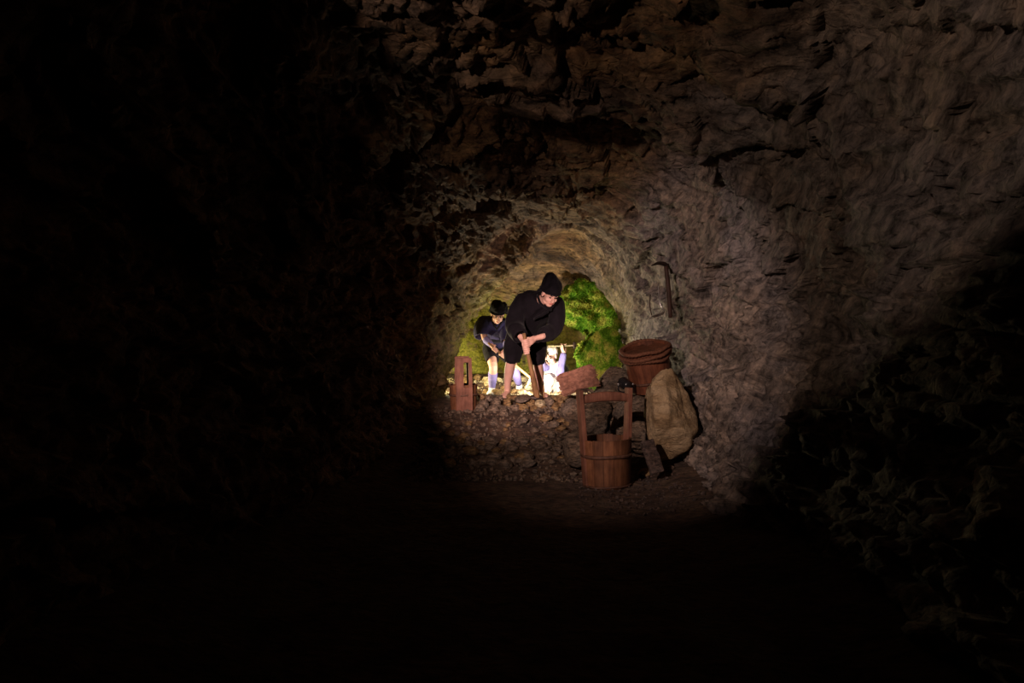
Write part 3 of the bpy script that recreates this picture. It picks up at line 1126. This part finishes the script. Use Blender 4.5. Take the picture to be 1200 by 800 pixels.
def foot(bm, ankle, z, ang, length=0.23, w=0.042):
    """Bare foot from heel to toes pointing along ang (0 = towards -Y)."""
    d = Vector((math.sin(ang), -math.cos(ang), 0))
    s = Vector((d.y, -d.x, 0))
    h = Vector((ankle.x, ankle.y, z)) - d * 0.045
    loft(bm, [h + Vector((0, 0, 0.035)), h + d * 0.05 + Vector((0, 0, 0.042)), h + d * 0.12 + Vector((0, 0, 0.032)), h + d * 0.18 + Vector((0, 0, 0.022)), h + d * (length - 0.01) + Vector((0, 0, 0.016))],
         [(0.03, 0.033), (0.036, 0.042), (0.042, 0.03), (w, 0.021), (0.034, 0.013)], side=s, n=16)
    for q in range(5):
        o = s * (0.032 - 0.0165 * q)
        tl = length - 0.012 - (0.0 if q == 0 else 0.006 * q)
        limb(bm, [h + d * (tl - 0.05) + o + Vector((0, 0, 0.016)), h + d * tl + o * 1.1 + Vector((0, 0, 0.012))], [0.012, 0.0105 if q else 0.014], n=8, k=2)
    limb(bm, [ankle, h + d * 0.04 + Vector((0, 0, 0.05))], [0.035, 0.034], n=12)


def fold_fn(seed, a1, f1, a2, f2, stretch=(1, 1, 0.35)):
    o = Vector((seed, seed * 2.3, -seed))

    def f(p):
        q = Vector((p.x * stretch[0], p.y * stretch[1], p.z * stretch[2]))
        return a1 * noise.noise(q * f1 + o) + a2 * (0.5 - abs(noise.noise(q * f2 - o))) * 1.4
    return f


VOX = 0.0048

# ============ tall miner =====================================================
Y1 = 7.4
P = lambda px, py, d=0.0: at(px, py, Y1 + d)
G1 = 0.485
p1 = thing('person', 'tall stooping person in black jacket, shorts and hood gripping a wooden shaft', 'person', (0.17, Y1, G1))
Fh = frame_of((0.30, -0.80, -0.55), (0.26, -0.38, 0.9))
hc = P(644.5, 344.5, -0.42)
sh_l, sh_r = P(613, 352, -0.15), P(652, 357, -0.22)
el_l, el_r = P(604, 381, -0.22), P(650, 387, -0.28)
rod_top, rod_bot = P(615, 396, -0.50), P(629.5, 466, -0.36)
rod_ax = (rod_bot - rod_top).normalized()
g_hi, g_lo = rod_top + rod_ax * 0.045, rod_top + rod_ax * 0.125
wr_r = g_hi + Vector((0.085, 0.035, 0.035))
wr_l = g_lo + Vector((-0.035, 0.05, 0.085))
bm = bmesh.new()
add_head(bm, hc, Fh)
nb = P(634, 352, -0.26)
limb(bm, [hc + Fh @ Vector((0, -0.03, -0.06)), nb], [0.052, 0.058])
loft(bm, [P(616, 394, 0.13), P(620, 378, 0.04), P(627, 362, -0.12), P(632, 354, -0.22)], [(0.14, 0.10), (0.13, 0.095), (0.16, 0.10), (0.12, 0.075)], side=(1, 0, 0))
limb(bm, [sh_l, el_l, wr_l], [0.05, 0.040, 0.026], k=6)
limb(bm, [sh_r, el_r, wr_r], [0.05, 0.040, 0.026], k=6)
add_fist(bm, g_hi, rod_ax, wr_r, 0.018, flip=1)
add_fist(bm, g_lo, rod_ax, wr_l, 0.019, flip=-1)
ank_l, ank_r = P(594.5, 457, 0.06), P(634, 459, 0.06)
limb(bm, [P(607, 394, 0.13), P(601, 407, 0.0), P(599.5, 419, -0.08), P(597, 434, -0.01), P(595, 447, 0.04), ank_l], [0.085, 0.072, 0.056, 0.054, 0.041, 0.034])
limb(bm, [P(627, 394, 0.13), P(629, 408, 0.01), P(630, 421, -0.07), P(631.5, 436, 0.0), P(633, 448, 0.04), ank_r], [0.085, 0.072, 0.056, 0.052, 0.040, 0.033])
foot(bm, ank_l, G1 + 0.0, R(-20))
foot(bm, ank_r, G1 + 0.0, R(22))
body = mesh_obj('body', fuse(bm, 'body', VOX, 3), M['skin'], p1)
face_parts(hc, Fh, p1)
# jacket
bm = bmesh.new()
loft(bm, [P(616, 402, 0.14), P(616, 392, 0.14), P(620, 378, 0.05), P(626, 363, -0.10), P(631, 354, -0.20), P(634, 349, -0.27)],
     [(0.185, 0.14), (0.19, 0.145), (0.185, 0.145), (0.215, 0.145), (0.175, 0.115), (0.09, 0.07)], side=(1, 0, 0), n=24)
limb(bm, [P(632, 352, -0.2), P(622, 351, -0.17), sh_l + Vector((0, 0, 0.0))], [0.09, 0.10, 0.085])
limb(bm, [P(636, 353, -0.22), P(645, 354, -0.22), sh_r], [0.08, 0.09, 0.085])


def sleeve(bm, pts, radii, inner=0.72, depth=0.05):
    """Sleeve with an open, hollow cuff: the tube turns inside at its end."""
    pts = [Vector(p) for p in pts]
    d = (pts[-1] - pts[-2]).normalized()
    rl = radii[-1]
    sc = lambda r, k: (r[0] * k, r[1] * k) if isinstance(r, (tuple, list)) else r * k
    loft(bm, pts, radii, n=20, k=5, cap=False)
    # outer wall is closed by the turned-in cuff
    n = 20
    bm.verts.ensure_lookup_table()
    ring0 = bm.verts[-n:]
    first = bm.verts[len(bm.verts) - n * ((len(pts) - 1) * 5 + 1):][:n]
    bm.faces.new(list(reversed(first)))
    cen = sum((v.co for v in ring0), Vector()) / n
    r1 = [bm.verts.new(cen + (v.co - cen) * (1 - (1 - inner) * 0.5)) for v in ring0]
    r2 = [bm.verts.new(cen + (v.co - cen) * inner - d * depth) for v in ring0]
    for a, b in ((ring0, r1), (r1, r2)):
        for i in range(n):
            j = (i + 1) % n
            bm.faces.new((a[i], a[j], b[j], b[i]))
    bm.faces.new(r2)


sleeve(bm, [sh_l, P(606, 367, -0.18), P(603.5, 380, -0.23), P(606, 388, -0.33), P(610, 394, -0.41)], [0.088, 0.095, 0.098, 0.088, 0.078])
sleeve(bm, [sh_r, P(652.5, 372, -0.25), P(649.5, 385, -0.28), P(643, 390, -0.34), P(635.5, 392.5, -0.41)], [0.085, 0.086, 0.082, 0.074, 0.066])
limb(bm, [P(652, 372, -0.25), P(649.5, 386, -0.27), P(646.5, 395, -0.30)], [0.072, 0.056, 0.032])
jk = mesh_obj('jacket', fuse(bm, 'jacket', 0.0065, 5, fold_fn(1, 0.014, 7, 0.010, 11, (1, 0.8, 0.45))), M['black_cloth'], p1)


def band(name, pts, w, th, mat, root, side):
    bm = bmesh.new()
    loft(bm, pts, [(w, th)] * len(pts), side=side, n=12, k=6)
    bmesh.ops.recalc_face_normals(bm, faces=bm.faces[:])
    return mesh_obj(name, to_mesh(bm, name), mat, root)


band('collar', [P(630, 346, -0.30), P(633, 355, -0.385), P(640, 361, -0.385), P(646, 363.5, -0.36)], 0.018, 0.010, M['black_hood'], p1, (0.3, -1, 0.2))
band('collar', [P(652, 353, -0.325), P(646, 361, -0.375), P(636, 368, -0.345), P(626, 374, -0.27)], 0.018, 0.010, M['black_hood'], p1, (0.3, -1, 0.2))
# shorts
bm = bmesh.new()
loft(bm, [P(616, 385, 0.12), P(616, 394, 0.12), P(616, 402, 0.10)], [(0.17, 0.13), (0.19, 0.145), (0.18, 0.13)], side=(1, 0, 0), n=24)
sleeve(bm, [P(607, 393, 0.12), P(602, 406, 0.01), P(600.5, 417, -0.06), P(600, 423.5, -0.055)], [0.125, 0.112, 0.094, 0.084], 0.8)
sleeve(bm, [P(627, 393, 0.12), P(628, 408, 0.03), P(629, 419, -0.05), P(629, 425.5, -0.045)], [0.125, 0.110, 0.088, 0.077], 0.8)
mesh_obj('shorts', fuse(bm, 'shorts', 0.0065, 5, fold_fn(4, 0.012, 8, 0.008, 13)), M['black_cloth'], p1)
# hood
bm = bmesh.new()
w = lambda x, y, z: hc + Fh @ Vector((x, y, z))
ball(bm, w(0, -0.022, 0.078), (0.106, 0.114, 0.096), Fh, 24)
ball(bm, w(0, -0.065, 0.010), (0.088, 0.072, 0.10), Fh, 20)
ball(bm, w(0.02, -0.035, 0.118), (0.082, 0.088, 0.088), Fh, 24)
ball(bm, w(0.034, -0.045, 0.155), (0.056, 0.06, 0.06), Fh, 24)
loft(bm, [w(0.10 * math.cos(t) * 0.99, 0.108 * math.sin(t) - 0.018, 0.036 - 0.022 * math.sin(t) * -0.4) for t in np.linspace(0, 2 * math.pi, 17)], [(0.016, 0.012)] * 17, n=10, k=2)
limb(bm, [w(0.095, -0.02, 0.03), w(0.12, -0.03, 0.015), w(0.14, -0.03, -0.012)], [0.02, 0.013, 0.006])
mesh_obj('hood', fuse(bm, 'hood', 0.005, 3, fold_fn(8, 0.008, 16, 0.008, 22, (1, 1, 0.6))), M['black_hood'], p1)

tl = thing('digging_tool', 'long brown wooden shaft held by the tall miner, its end among the stones', 'tool', rod_bot)
bm = bmesh.new()
loft(bm, [rod_top - rod_ax * 0.05, rod_top + rod_ax * 0.15, rod_top + rod_ax * 0.35, rod_bot - rod_ax * 0.10, rod_bot], [0.017, 0.0185, 0.024, 0.032, 0.031], n=16)
for v in bm.verts:
    v.co += Vector((noise.noise(v.co * 12), noise.noise(v.co * 12 + Vector((4, 0, 0))), 0)) * 0.003
mesh_obj('handle', to_mesh(bm, 'handle'), M['handle_wood'], tl)
bm = bmesh.new()
loft(bm, [rod_bot + Vector((-0.10, -0.01, 0.0)), rod_bot, rod_bot + Vector((0.09, 0.02, -0.01))], [(0.012, 0.02), (0.04, 0.03), (0.016, 0.008)], n=12)
mesh_obj('iron_head', to_mesh(bm, 'iron_head'), M['iron'], tl)
st = thing('stake', 'thin brown stake standing in the stones by the right foot of the tall miner', 'stake', at(637.5, 470, 7.05))
tube_part('shaft', [at(637.8, 472, 7.05), at(637.3, 459, 7.05), at(636.8, 448, 7.05)], [0.0085, 0.008, 0.007], M['handle_wood'], st, n=10)
tube_part('head', [at(637, 451, 7.05), at(636.7, 447.3, 7.05)], [0.0105, 0.0095], M['iron'], st, n=10)

# ============ miner behind ====================================================
Y2 = 9.1
P = lambda px, py, d=0.0: at(px, py, Y2 + d)
G2 = 0.385
p2 = thing('person', 'stooping person in navy jacket with blue gaiters and black hood behind the tall miner', 'person', (-0.2, Y2, G2))
Fh = frame_of((0.12, -0.80, -0.60), (0.08, -0.5, 0.85))
hc = P(583, 367.5, -0.30)
sh_l, sh_r = P(567, 378, -0.08), P(593.5, 380, -0.08)
el_l, el_r = P(568, 396, -0.18), P(594, 400, -0.18)
rod_top, rod_bot = P(575, 404, -0.42), P(622, 443, -0.30)
rod_ax = (rod_bot - rod_top).normalized()
g_hi, g_lo = rod_top + rod_ax * 0.085, rod_top + rod_ax * 0.205
wr_l = g_hi + Vector((-0.05, 0.05, 0.045))
wr_r = g_lo + Vector((0.045, 0.05, 0.075))
bm = bmesh.new()
add_head(bm, hc, Fh)
limb(bm, [hc + Fh @ Vector((0, -0.03, -0.06)), P(581, 376, -0.16)], [0.052, 0.056])
loft(bm, [P(581, 408, 0.2), P(580, 395, 0.1), P(580, 383, -0.04), P(581, 377, -0.12)], [(0.14, 0.10), (0.125, 0.09), (0.15, 0.10), (0.11, 0.075)], side=(1, 0, 0))
limb(bm, [sh_l, el_l, wr_l], [0.048, 0.040, 0.026], k=6)
limb(bm, [sh_r, el_r, wr_r], [0.048, 0.040, 0.026], k=6)
add_fist(bm, g_hi, rod_ax, wr_l, 0.016, flip=-1)
add_fist(bm, g_lo, rod_ax, wr_r, 0.016, flip=1)
ank_l, ank_r = P(576.5, 455.5, 0.0), P(608.5, 452, 0.25)
kn_l, kn_r = P(578, 430, -0.12), P(602, 430, 0.08)
limb(bm, [P(575, 408, 0.18), P(576, 420, 0.02), kn_l, P(577.5, 440, -0.05), ank_l], [0.085, 0.068, 0.056, 0.052, 0.034])
limb(bm, [P(588, 408, 0.2), P(597, 420, 0.13), kn_r, P(605, 440, 0.15), ank_r], [0.085, 0.068, 0.056, 0.052, 0.034])
foot(bm, ank_l, G2, R(-8))
foot(bm, ank_r, G2 - 0.005, R(25))
mesh_obj('body', fuse(bm, 'body', VOX, 3), M['skin'], p2)
face_parts(hc, Fh, p2)
bm = bmesh.new()
loft(bm, [P(581, 404, 0.18), P(581, 396, 0.12), P(580, 384, -0.04), P(580.5, 378, -0.11), P(581, 374, -0.16)], [(0.165, 0.12), (0.155, 0.12), (0.185, 0.13), (0.15, 0.105), (0.085, 0.07)], side=(1, 0, 0), n=24)
limb(bm, [P(580, 378, -0.1), sh_l], [0.09, 0.088])
limb(bm, [P(582, 378, -0.1), sh_r], [0.09, 0.08])
sleeve(bm, [sh_l, P(565.5, 387, -0.12), P(566, 394, -0.15)], [0.095, 0.118, 0.112], 0.75)
sleeve(bm, [sh_r, P(593.5, 391, -0.13), P(593.5, 400, -0.19)], [0.08, 0.085, 0.072], 0.75)
mesh_obj('jacket', fuse(bm, 'jacket', 0.0065, 4, fold_fn(2, 0.012, 8, 0.009, 12)), M['navy_cloth'], p2)
band('sash', [P(581 + 15.5 * math.sin(t), 396.5 + 1.2 * math.cos(t), 0.10 - 0.15 * math.cos(t)) for t in np.linspace(-3.1, 3.1, 13)], 0.045, 0.012, M['black_hood'], p2, (0, 0, 1))
band('collar', [P(576, 374, -0.2), P(579, 380, -0.24), P(582, 386, -0.22)], 0.014, 0.010, M['black_hood'], p2, (0.5, -1, 0))
band('collar', [P(589, 375, -0.2), P(586, 380, -0.24), P(582, 386, -0.22)], 0.014, 0.010, M['black_hood'], p2, (-0.5, -1, 0))
bm = bmesh.new()
loft(bm, [P(581, 398, 0.15), P(581, 407, 0.2), P(582, 412, 0.18)], [(0.14, 0.11), (0.16, 0.13), (0.15, 0.12)], side=(1, 0, 0), n=24)
sleeve(bm, [P(575, 407, 0.18), P(576, 416, 0.03), P(577.5, 422, -0.04)], [0.115, 0.10, 0.085], 0.8)
sleeve(bm, [P(588, 407, 0.2), P(596, 418, 0.14), P(600.5, 426, 0.1)], [0.115, 0.095, 0.078], 0.8)
mesh_obj('shorts', fuse(bm, 'shorts', 0.0065, 4, fold_fn(5, 0.010, 9, 0.007, 14)), M['black_cloth'], p2)
for pts in ([P(577.6, 436.5, -0.085), P(577.3, 443, -0.04), P(576.6, 454, 0.0)], [P(602.4, 431, 0.085), P(605, 440, 0.15), P(608.2, 450, 0.24)]):
    bm = bmesh.new()
    loft(bm, pts, [0.061, 0.059, 0.043], n=18)
    mesh_obj('gaiter', to_mesh(bm, 'gaiter'), M['blue_cloth'], p2)
for a, b in ((el_l, wr_l), (el_r, wr_r)):
    bm = bmesh.new()
    loft(bm, [a.lerp(b, 0.22), a.lerp(b, 0.6), a.lerp(b, 0.93)], [0.050, 0.045, 0.036], n=16)
    mesh_obj('arm_guard', to_mesh(bm, 'arm_guard'), M['blue_cloth'], p2)
for ank, ang in ((ank_l, R(-8)), (ank_r, R(25))):
    d = Vector((math.sin(ang), -math.cos(ang), 0))
    h = Vector((ank.x, ank.y, G2)) - d * 0.055
    bm = bmesh.new()
    loft(bm, [h + Vector((0, 0, 0.04)), h + d * 0.05 + Vector((0, 0, 0.05)), h + d * 0.13 + Vector((0, 0, 0.037)), h + d * 0.20 + Vector((0, 0, 0.026)), h + d * 0.245 + Vector((0, 0, 0.022))],
         [(0.034, 0.04), (0.046, 0.05), (0.05, 0.037), (0.05, 0.027), (0.03, 0.018)], side=(d.y, -d.x, 0), n=18)
    limb(bm, [h + d * 0.05 + Vector((0, 0, 0.05)), ank + Vector((0, 0, 0.01))], [0.044, 0.045])
    mesh_obj('shoe', fuse(bm, 'shoe', 0.006, 2), M['white_cloth'], p2)
bm = bmesh.new()
w = lambda x, y, z: hc + Fh @ Vector((x, y, z))
ball(bm, w(0, -0.022, 0.07), (0.100, 0.110, 0.082), Fh, 24)
ball(bm, w(0, -0.065, 0.0), (0.088, 0.072, 0.10), Fh, 20)
ball(bm, w(0.01, -0.02, 0.105), (0.085, 0.09, 0.075), Fh, 20)
ball(bm, w(-0.075, -0.06, 0.09), (0.045, 0.05, 0.04), Fh)
loft(bm, [w(0.094 * math.cos(t), 0.102 * math.sin(t) - 0.018, 0.036 + 0.008 * math.sin(t)) for t in np.linspace(0, 2 * math.pi, 17)], [(0.013, 0.009)] * 17, n=10, k=2)
limb(bm, [w(-0.085, -0.05, 0.06), w(-0.115, -0.06, 0.02), w(-0.125, -0.06, -0.03)], [0.035, 0.028, 0.014])
mesh_obj('hood', fuse(bm, 'hood', 0.005, 3, fold_fn(11, 0.009, 16, 0.009, 22, (1, 1, 0.6))), M['black_hood'], p2)

tl = thing('pickaxe', 'long-handled pick held low across by the person in the navy jacket', 'pickaxe', rod_bot)
tube_part('handle', [rod_top - rod_ax * 0.04, rod_top.lerp(rod_bot, 0.5), rod_bot], [0.015, 0.016, 0.018], M['handle_wood'], tl)
sd = Vector((0.5, 0, 0.45)).normalized()
tube_part('pick_head', [rod_bot + Vector((0.01, -0.04, 0.03)) , rod_bot, rod_bot + Vector((-0.03, 0.02, -0.07)), rod_bot + Vector((-0.075, 0.03, -0.15))], [(0.008, 0.012), (0.02, 0.022), (0.014, 0.015), 0.005], M['bright_metal'], tl)

# ============ crouching miner in white =======================================
Y3 = 9.35
P = lambda px, py, d=0.0: at(px, py, Y3 + d)
G3 = 0.375
p3 = thing('person', 'crouching person in white with blue sleeves raising a hammer behind the tall miner', 'person', (0.62, Y3, G3))
Fh = frame_of((-0.35, -0.85, -0.35), (-0.12, -0.25, 1))
hc = P(645, 417, -0.16)
sh_l, sh_r = P(643, 430, -0.02), P(661, 431, 0.0)
el_l, el_r = P(635.5, 429, -0.16), P(656.5, 438, -0.2)
ham_a, ham_b = P(642.5, 405.5, -0.30), P(673, 404.5, -0.14)
ham_ax = (ham_b - ham_a).normalized()
g_r = ham_a + ham_ax * 0.235
wr_r = g_r + Vector((0.005, 0.02, -0.085))
ch_a, ch_b = P(636, 415, -0.34), P(644, 428, -0.42)
ch_ax = (ch_b - ch_a).normalized()
g_l = ch_a + ch_ax * 0.06
wr_l = g_l + Vector((-0.04, 0.06, -0.03))
bm = bmesh.new()
add_head(bm, hc, Fh)
limb(bm, [hc + Fh @ Vector((0, -0.02, -0.06)), P(649, 428, 0.0)], [0.05, 0.055])
loft(bm, [P(654, 456, 0.12), P(653, 445, 0.1), P(652, 435, 0.03), P(651, 429, -0.02)], [(0.14, 0.11), (0.125, 0.1), (0.14, 0.1), (0.1, 0.07)], side=(1, 0, 0))
limb(bm, [sh_l, el_l, wr_l], [0.046, 0.038, 0.026], k=6)
limb(bm, [sh_r, el_r, wr_r], [0.046, 0.038, 0.026], k=6)
add_fist(bm, g_r, ham_ax, wr_r, 0.013, flip=1)
add_fist(bm, g_l, ch_ax, wr_l, 0.010, flip=-1)
an1, an2 = P(643, 458, -0.12), P(666, 458, -0.1)
limb(bm, [P(649, 455, 0.1), P(641, 446, -0.24), an1], [0.085, 0.06, 0.036], k=6)
limb(bm, [P(658, 455, 0.1), P(664, 446, -0.24), an2], [0.085, 0.06, 0.036], k=6)
foot(bm, an1, G3, R(-15))
foot(bm, an2, G3, R(15))
mesh_obj('body', fuse(bm, 'body', VOX, 3), M['skin'], p3)
face_parts(hc, Fh, p3)
bm = bmesh.new()
loft(bm, [P(654, 457, 0.1), P(653.5, 447, 0.1), P(652, 436, 0.02), P(651, 430, -0.02), P(649, 426.5, -0.03)], [(0.165, 0.14), (0.165, 0.135), (0.165, 0.125), (0.13, 0.1), (0.075, 0.065)], side=(1, 0, 0), n=24)
limb(bm, [P(650, 431, -0.02), sh_l], [0.085, 0.068])
limb(bm, [P(653, 431, -0.02), sh_r], [0.085, 0.068])
mesh_obj('jacket', fuse(bm, 'jacket', 0.0065, 4, fold_fn(3, 0.012, 8, 0.008, 13)), M['white_cloth'], p3)
bm = bmesh.new()
for a, m_, e in ((P(649, 455, 0.1), P(641, 446, -0.24), an1), (P(658, 455, 0.1), P(664, 446, -0.24), an2)):
    limb(bm, [a, m_, m_.lerp(e, 0.75)], [0.11, 0.085, 0.062], k=6)
ball(bm, P(654, 456, 0.12), (0.17, 0.14, 0.11))
mesh_obj('trousers', fuse(bm, 'trousers', 0.0065, 4, fold_fn(6, 0.010, 9, 0.007, 14)), M['white_cloth'], p3)
for a, m_, e in ((sh_l, el_l, wr_l), (sh_r, el_r, wr_r)):
    bm = bmesh.new()
    limb(bm, [a, m_, m_.lerp(e, 0.85)], [0.06, 0.056, 0.042], k=6)
    mesh_obj('sleeve', fuse(bm, 'sleeve', 0.006, 3, fold_fn(7, 0.006, 14, 0.006, 20)), M['blue_cloth'], p3)
bm = bmesh.new()
w = lambda x, y, z: hc + Fh @ Vector((x, y, z))
ball(bm, w(0, -0.022, 0.07), (0.092, 0.108, 0.070), Fh, 24)
ball(bm, w(0, -0.065, 0.01), (0.084, 0.066, 0.08), Fh, 20)
ball(bm, w(0, -0.125, 0.0), (0.03, 0.03, 0.025), Fh)
mesh_obj('headscarf', fuse(bm, 'headscarf', 0.005, 3, fold_fn(12, 0.006, 16, 0.006, 22)), M['white_cloth'], p3)
tl = thing('hammer', 'pale-handled hammer held level in the raised fist of the crouching person', 'hammer', g_r)
tube_part('handle', [ham_a, ham_a.lerp(ham_b, 0.5), ham_b], [0.012, 0.0125, 0.012], M['stone_pale'], tl)
bm = bmesh.new()
fr = Matrix((ham_ax, Vector((0, 0, 1)).cross(ham_ax).normalized(), Vector((0, 0, 1)))).transposed()
box(bm, ham_b, (0.035, 0.035, 0.09), fr, bev=0.005)
mesh_obj('hammer_head', to_mesh(bm, 'hammer_head'), M['iron'], tl)
tl = thing('chisel', 'short iron chisel in the lower hand of the crouching person', 'chisel', g_l)
tube_part('shaft', [ch_a, ch_a.lerp(ch_b, 0.7), ch_b], [0.010, 0.010, 0.003], M['iron'], tl)

# --------------------------------------------------------------------------- lights
def light(name, typ, loc, energy, color, target=None, size=0.05, angle=60, blend=0.3):
    l = bpy.data.lights.new(name, typ)
    l.energy = energy
    l.color = color
    o = bpy.data.objects.new(name, l)
    o.location = loc
    COL.objects.link(o)
    if typ in ('POINT', 'SPOT'):
        l.shadow_soft_size = size
    if typ == 'SPOT':
        l.spot_size = R(angle)
        l.spot_blend = blend
    if target is not None:
        o.rotation_euler = (Vector(target) - Vector(loc)).to_track_quat('-Z', 'Y').to_euler()
    return o


# two spotlights high on the left wall near the visitor: a wide one raking the ceiling and the right wall, a narrower one on the bucket and boulder
WS = Vector((-1.15, 1.05, 2.05))
light('wall_spot', 'SPOT', WS, 60, (1.0, 0.70, 0.53), WS + Vector((0.623, 0.706, 0.337)), 0.03, 78, 0.2)
light('stage_spot', 'SPOT', (-1.10, 1.3, 2.0), 520, (1.0, 0.71, 0.62), (1.02, 5.7, 0.98), 0.04, 44, 1.0)
light('miner_fill', 'SPOT', (-1.06, 1.4, 2.0), 1700, (1.0, 0.68, 0.62), (0.12, 7.4, 0.74), 0.04, 20, 0.9)  # extra narrow beam, added to brighten the miners' legs and skin
# floodlight on the ground behind the tall miner facing the back of the chamber, an added uplight for the arch,
# and a lamp hidden behind the rock ridge on the left
light('chamber_lamp', 'SPOT', (0.28, 8.42, 0.58), 140, (1.0, 0.88, 0.68), (0.60, 9.7, 1.0), 0.05, 145, 0.9)
light('arch_fill', 'SPOT', (0.02, 8.40, 0.60), 85, (1.0, 0.84, 0.58), (0.95, 7.2, 2.3), 0.05, 104, 0.5)  # uplight put in to warm the arch ceiling, not a floodlight of the place
light('ridge_wash', 'SPOT', (0.76, 8.35, 0.62), 70, (1.0, 0.82, 0.45), (-0.45, 7.92, 1.38), 0.04, 52, 1.0)  # added light without a fixture behind the straw, brightens the ridge edge
light('ridge_lamp', 'POINT', (-0.88, 9.05, 0.72), 62, (1.0, 0.85, 0.48), None, 0.05)
# the small black spotlight behind the bucket
light('bucket_spot', 'SPOT', c0 + axis * 0.06, 40, (1.0, 0.66, 0.60), (0.38, 7.2, 1.55), 0.03, 36, 0.5)

w = bpy.data.worlds.new('World')
w.use_nodes = True
w.node_tree.nodes['Background'].inputs[0].default_value = (1, 0.85, 0.7, 1)
w.node_tree.nodes['Background'].inputs[1].default_value = 0.0
scene.world = w

# --------------------------------------------------------------------------- camera
cam = bpy.data.cameras.new('camera')
cam.sensor_width = 36
cam.lens = 36 * FPX / 1200
cam.clip_start = 0.05
co = bpy.data.objects.new('camera', cam)
co.location = (0, 0, CAM_Z)
co.rotation_euler = (R(90), 0, 0)
COL.objects.link(co)
scene.camera = co

bpy.data.scenes.remove(WORK)
vs = scene.view_settings
vs.view_transform = 'Standard'
vs.look = 'None'
vs.gamma = 1.0
vs.use_curve_mapping = False
vs.exposure = 0.0
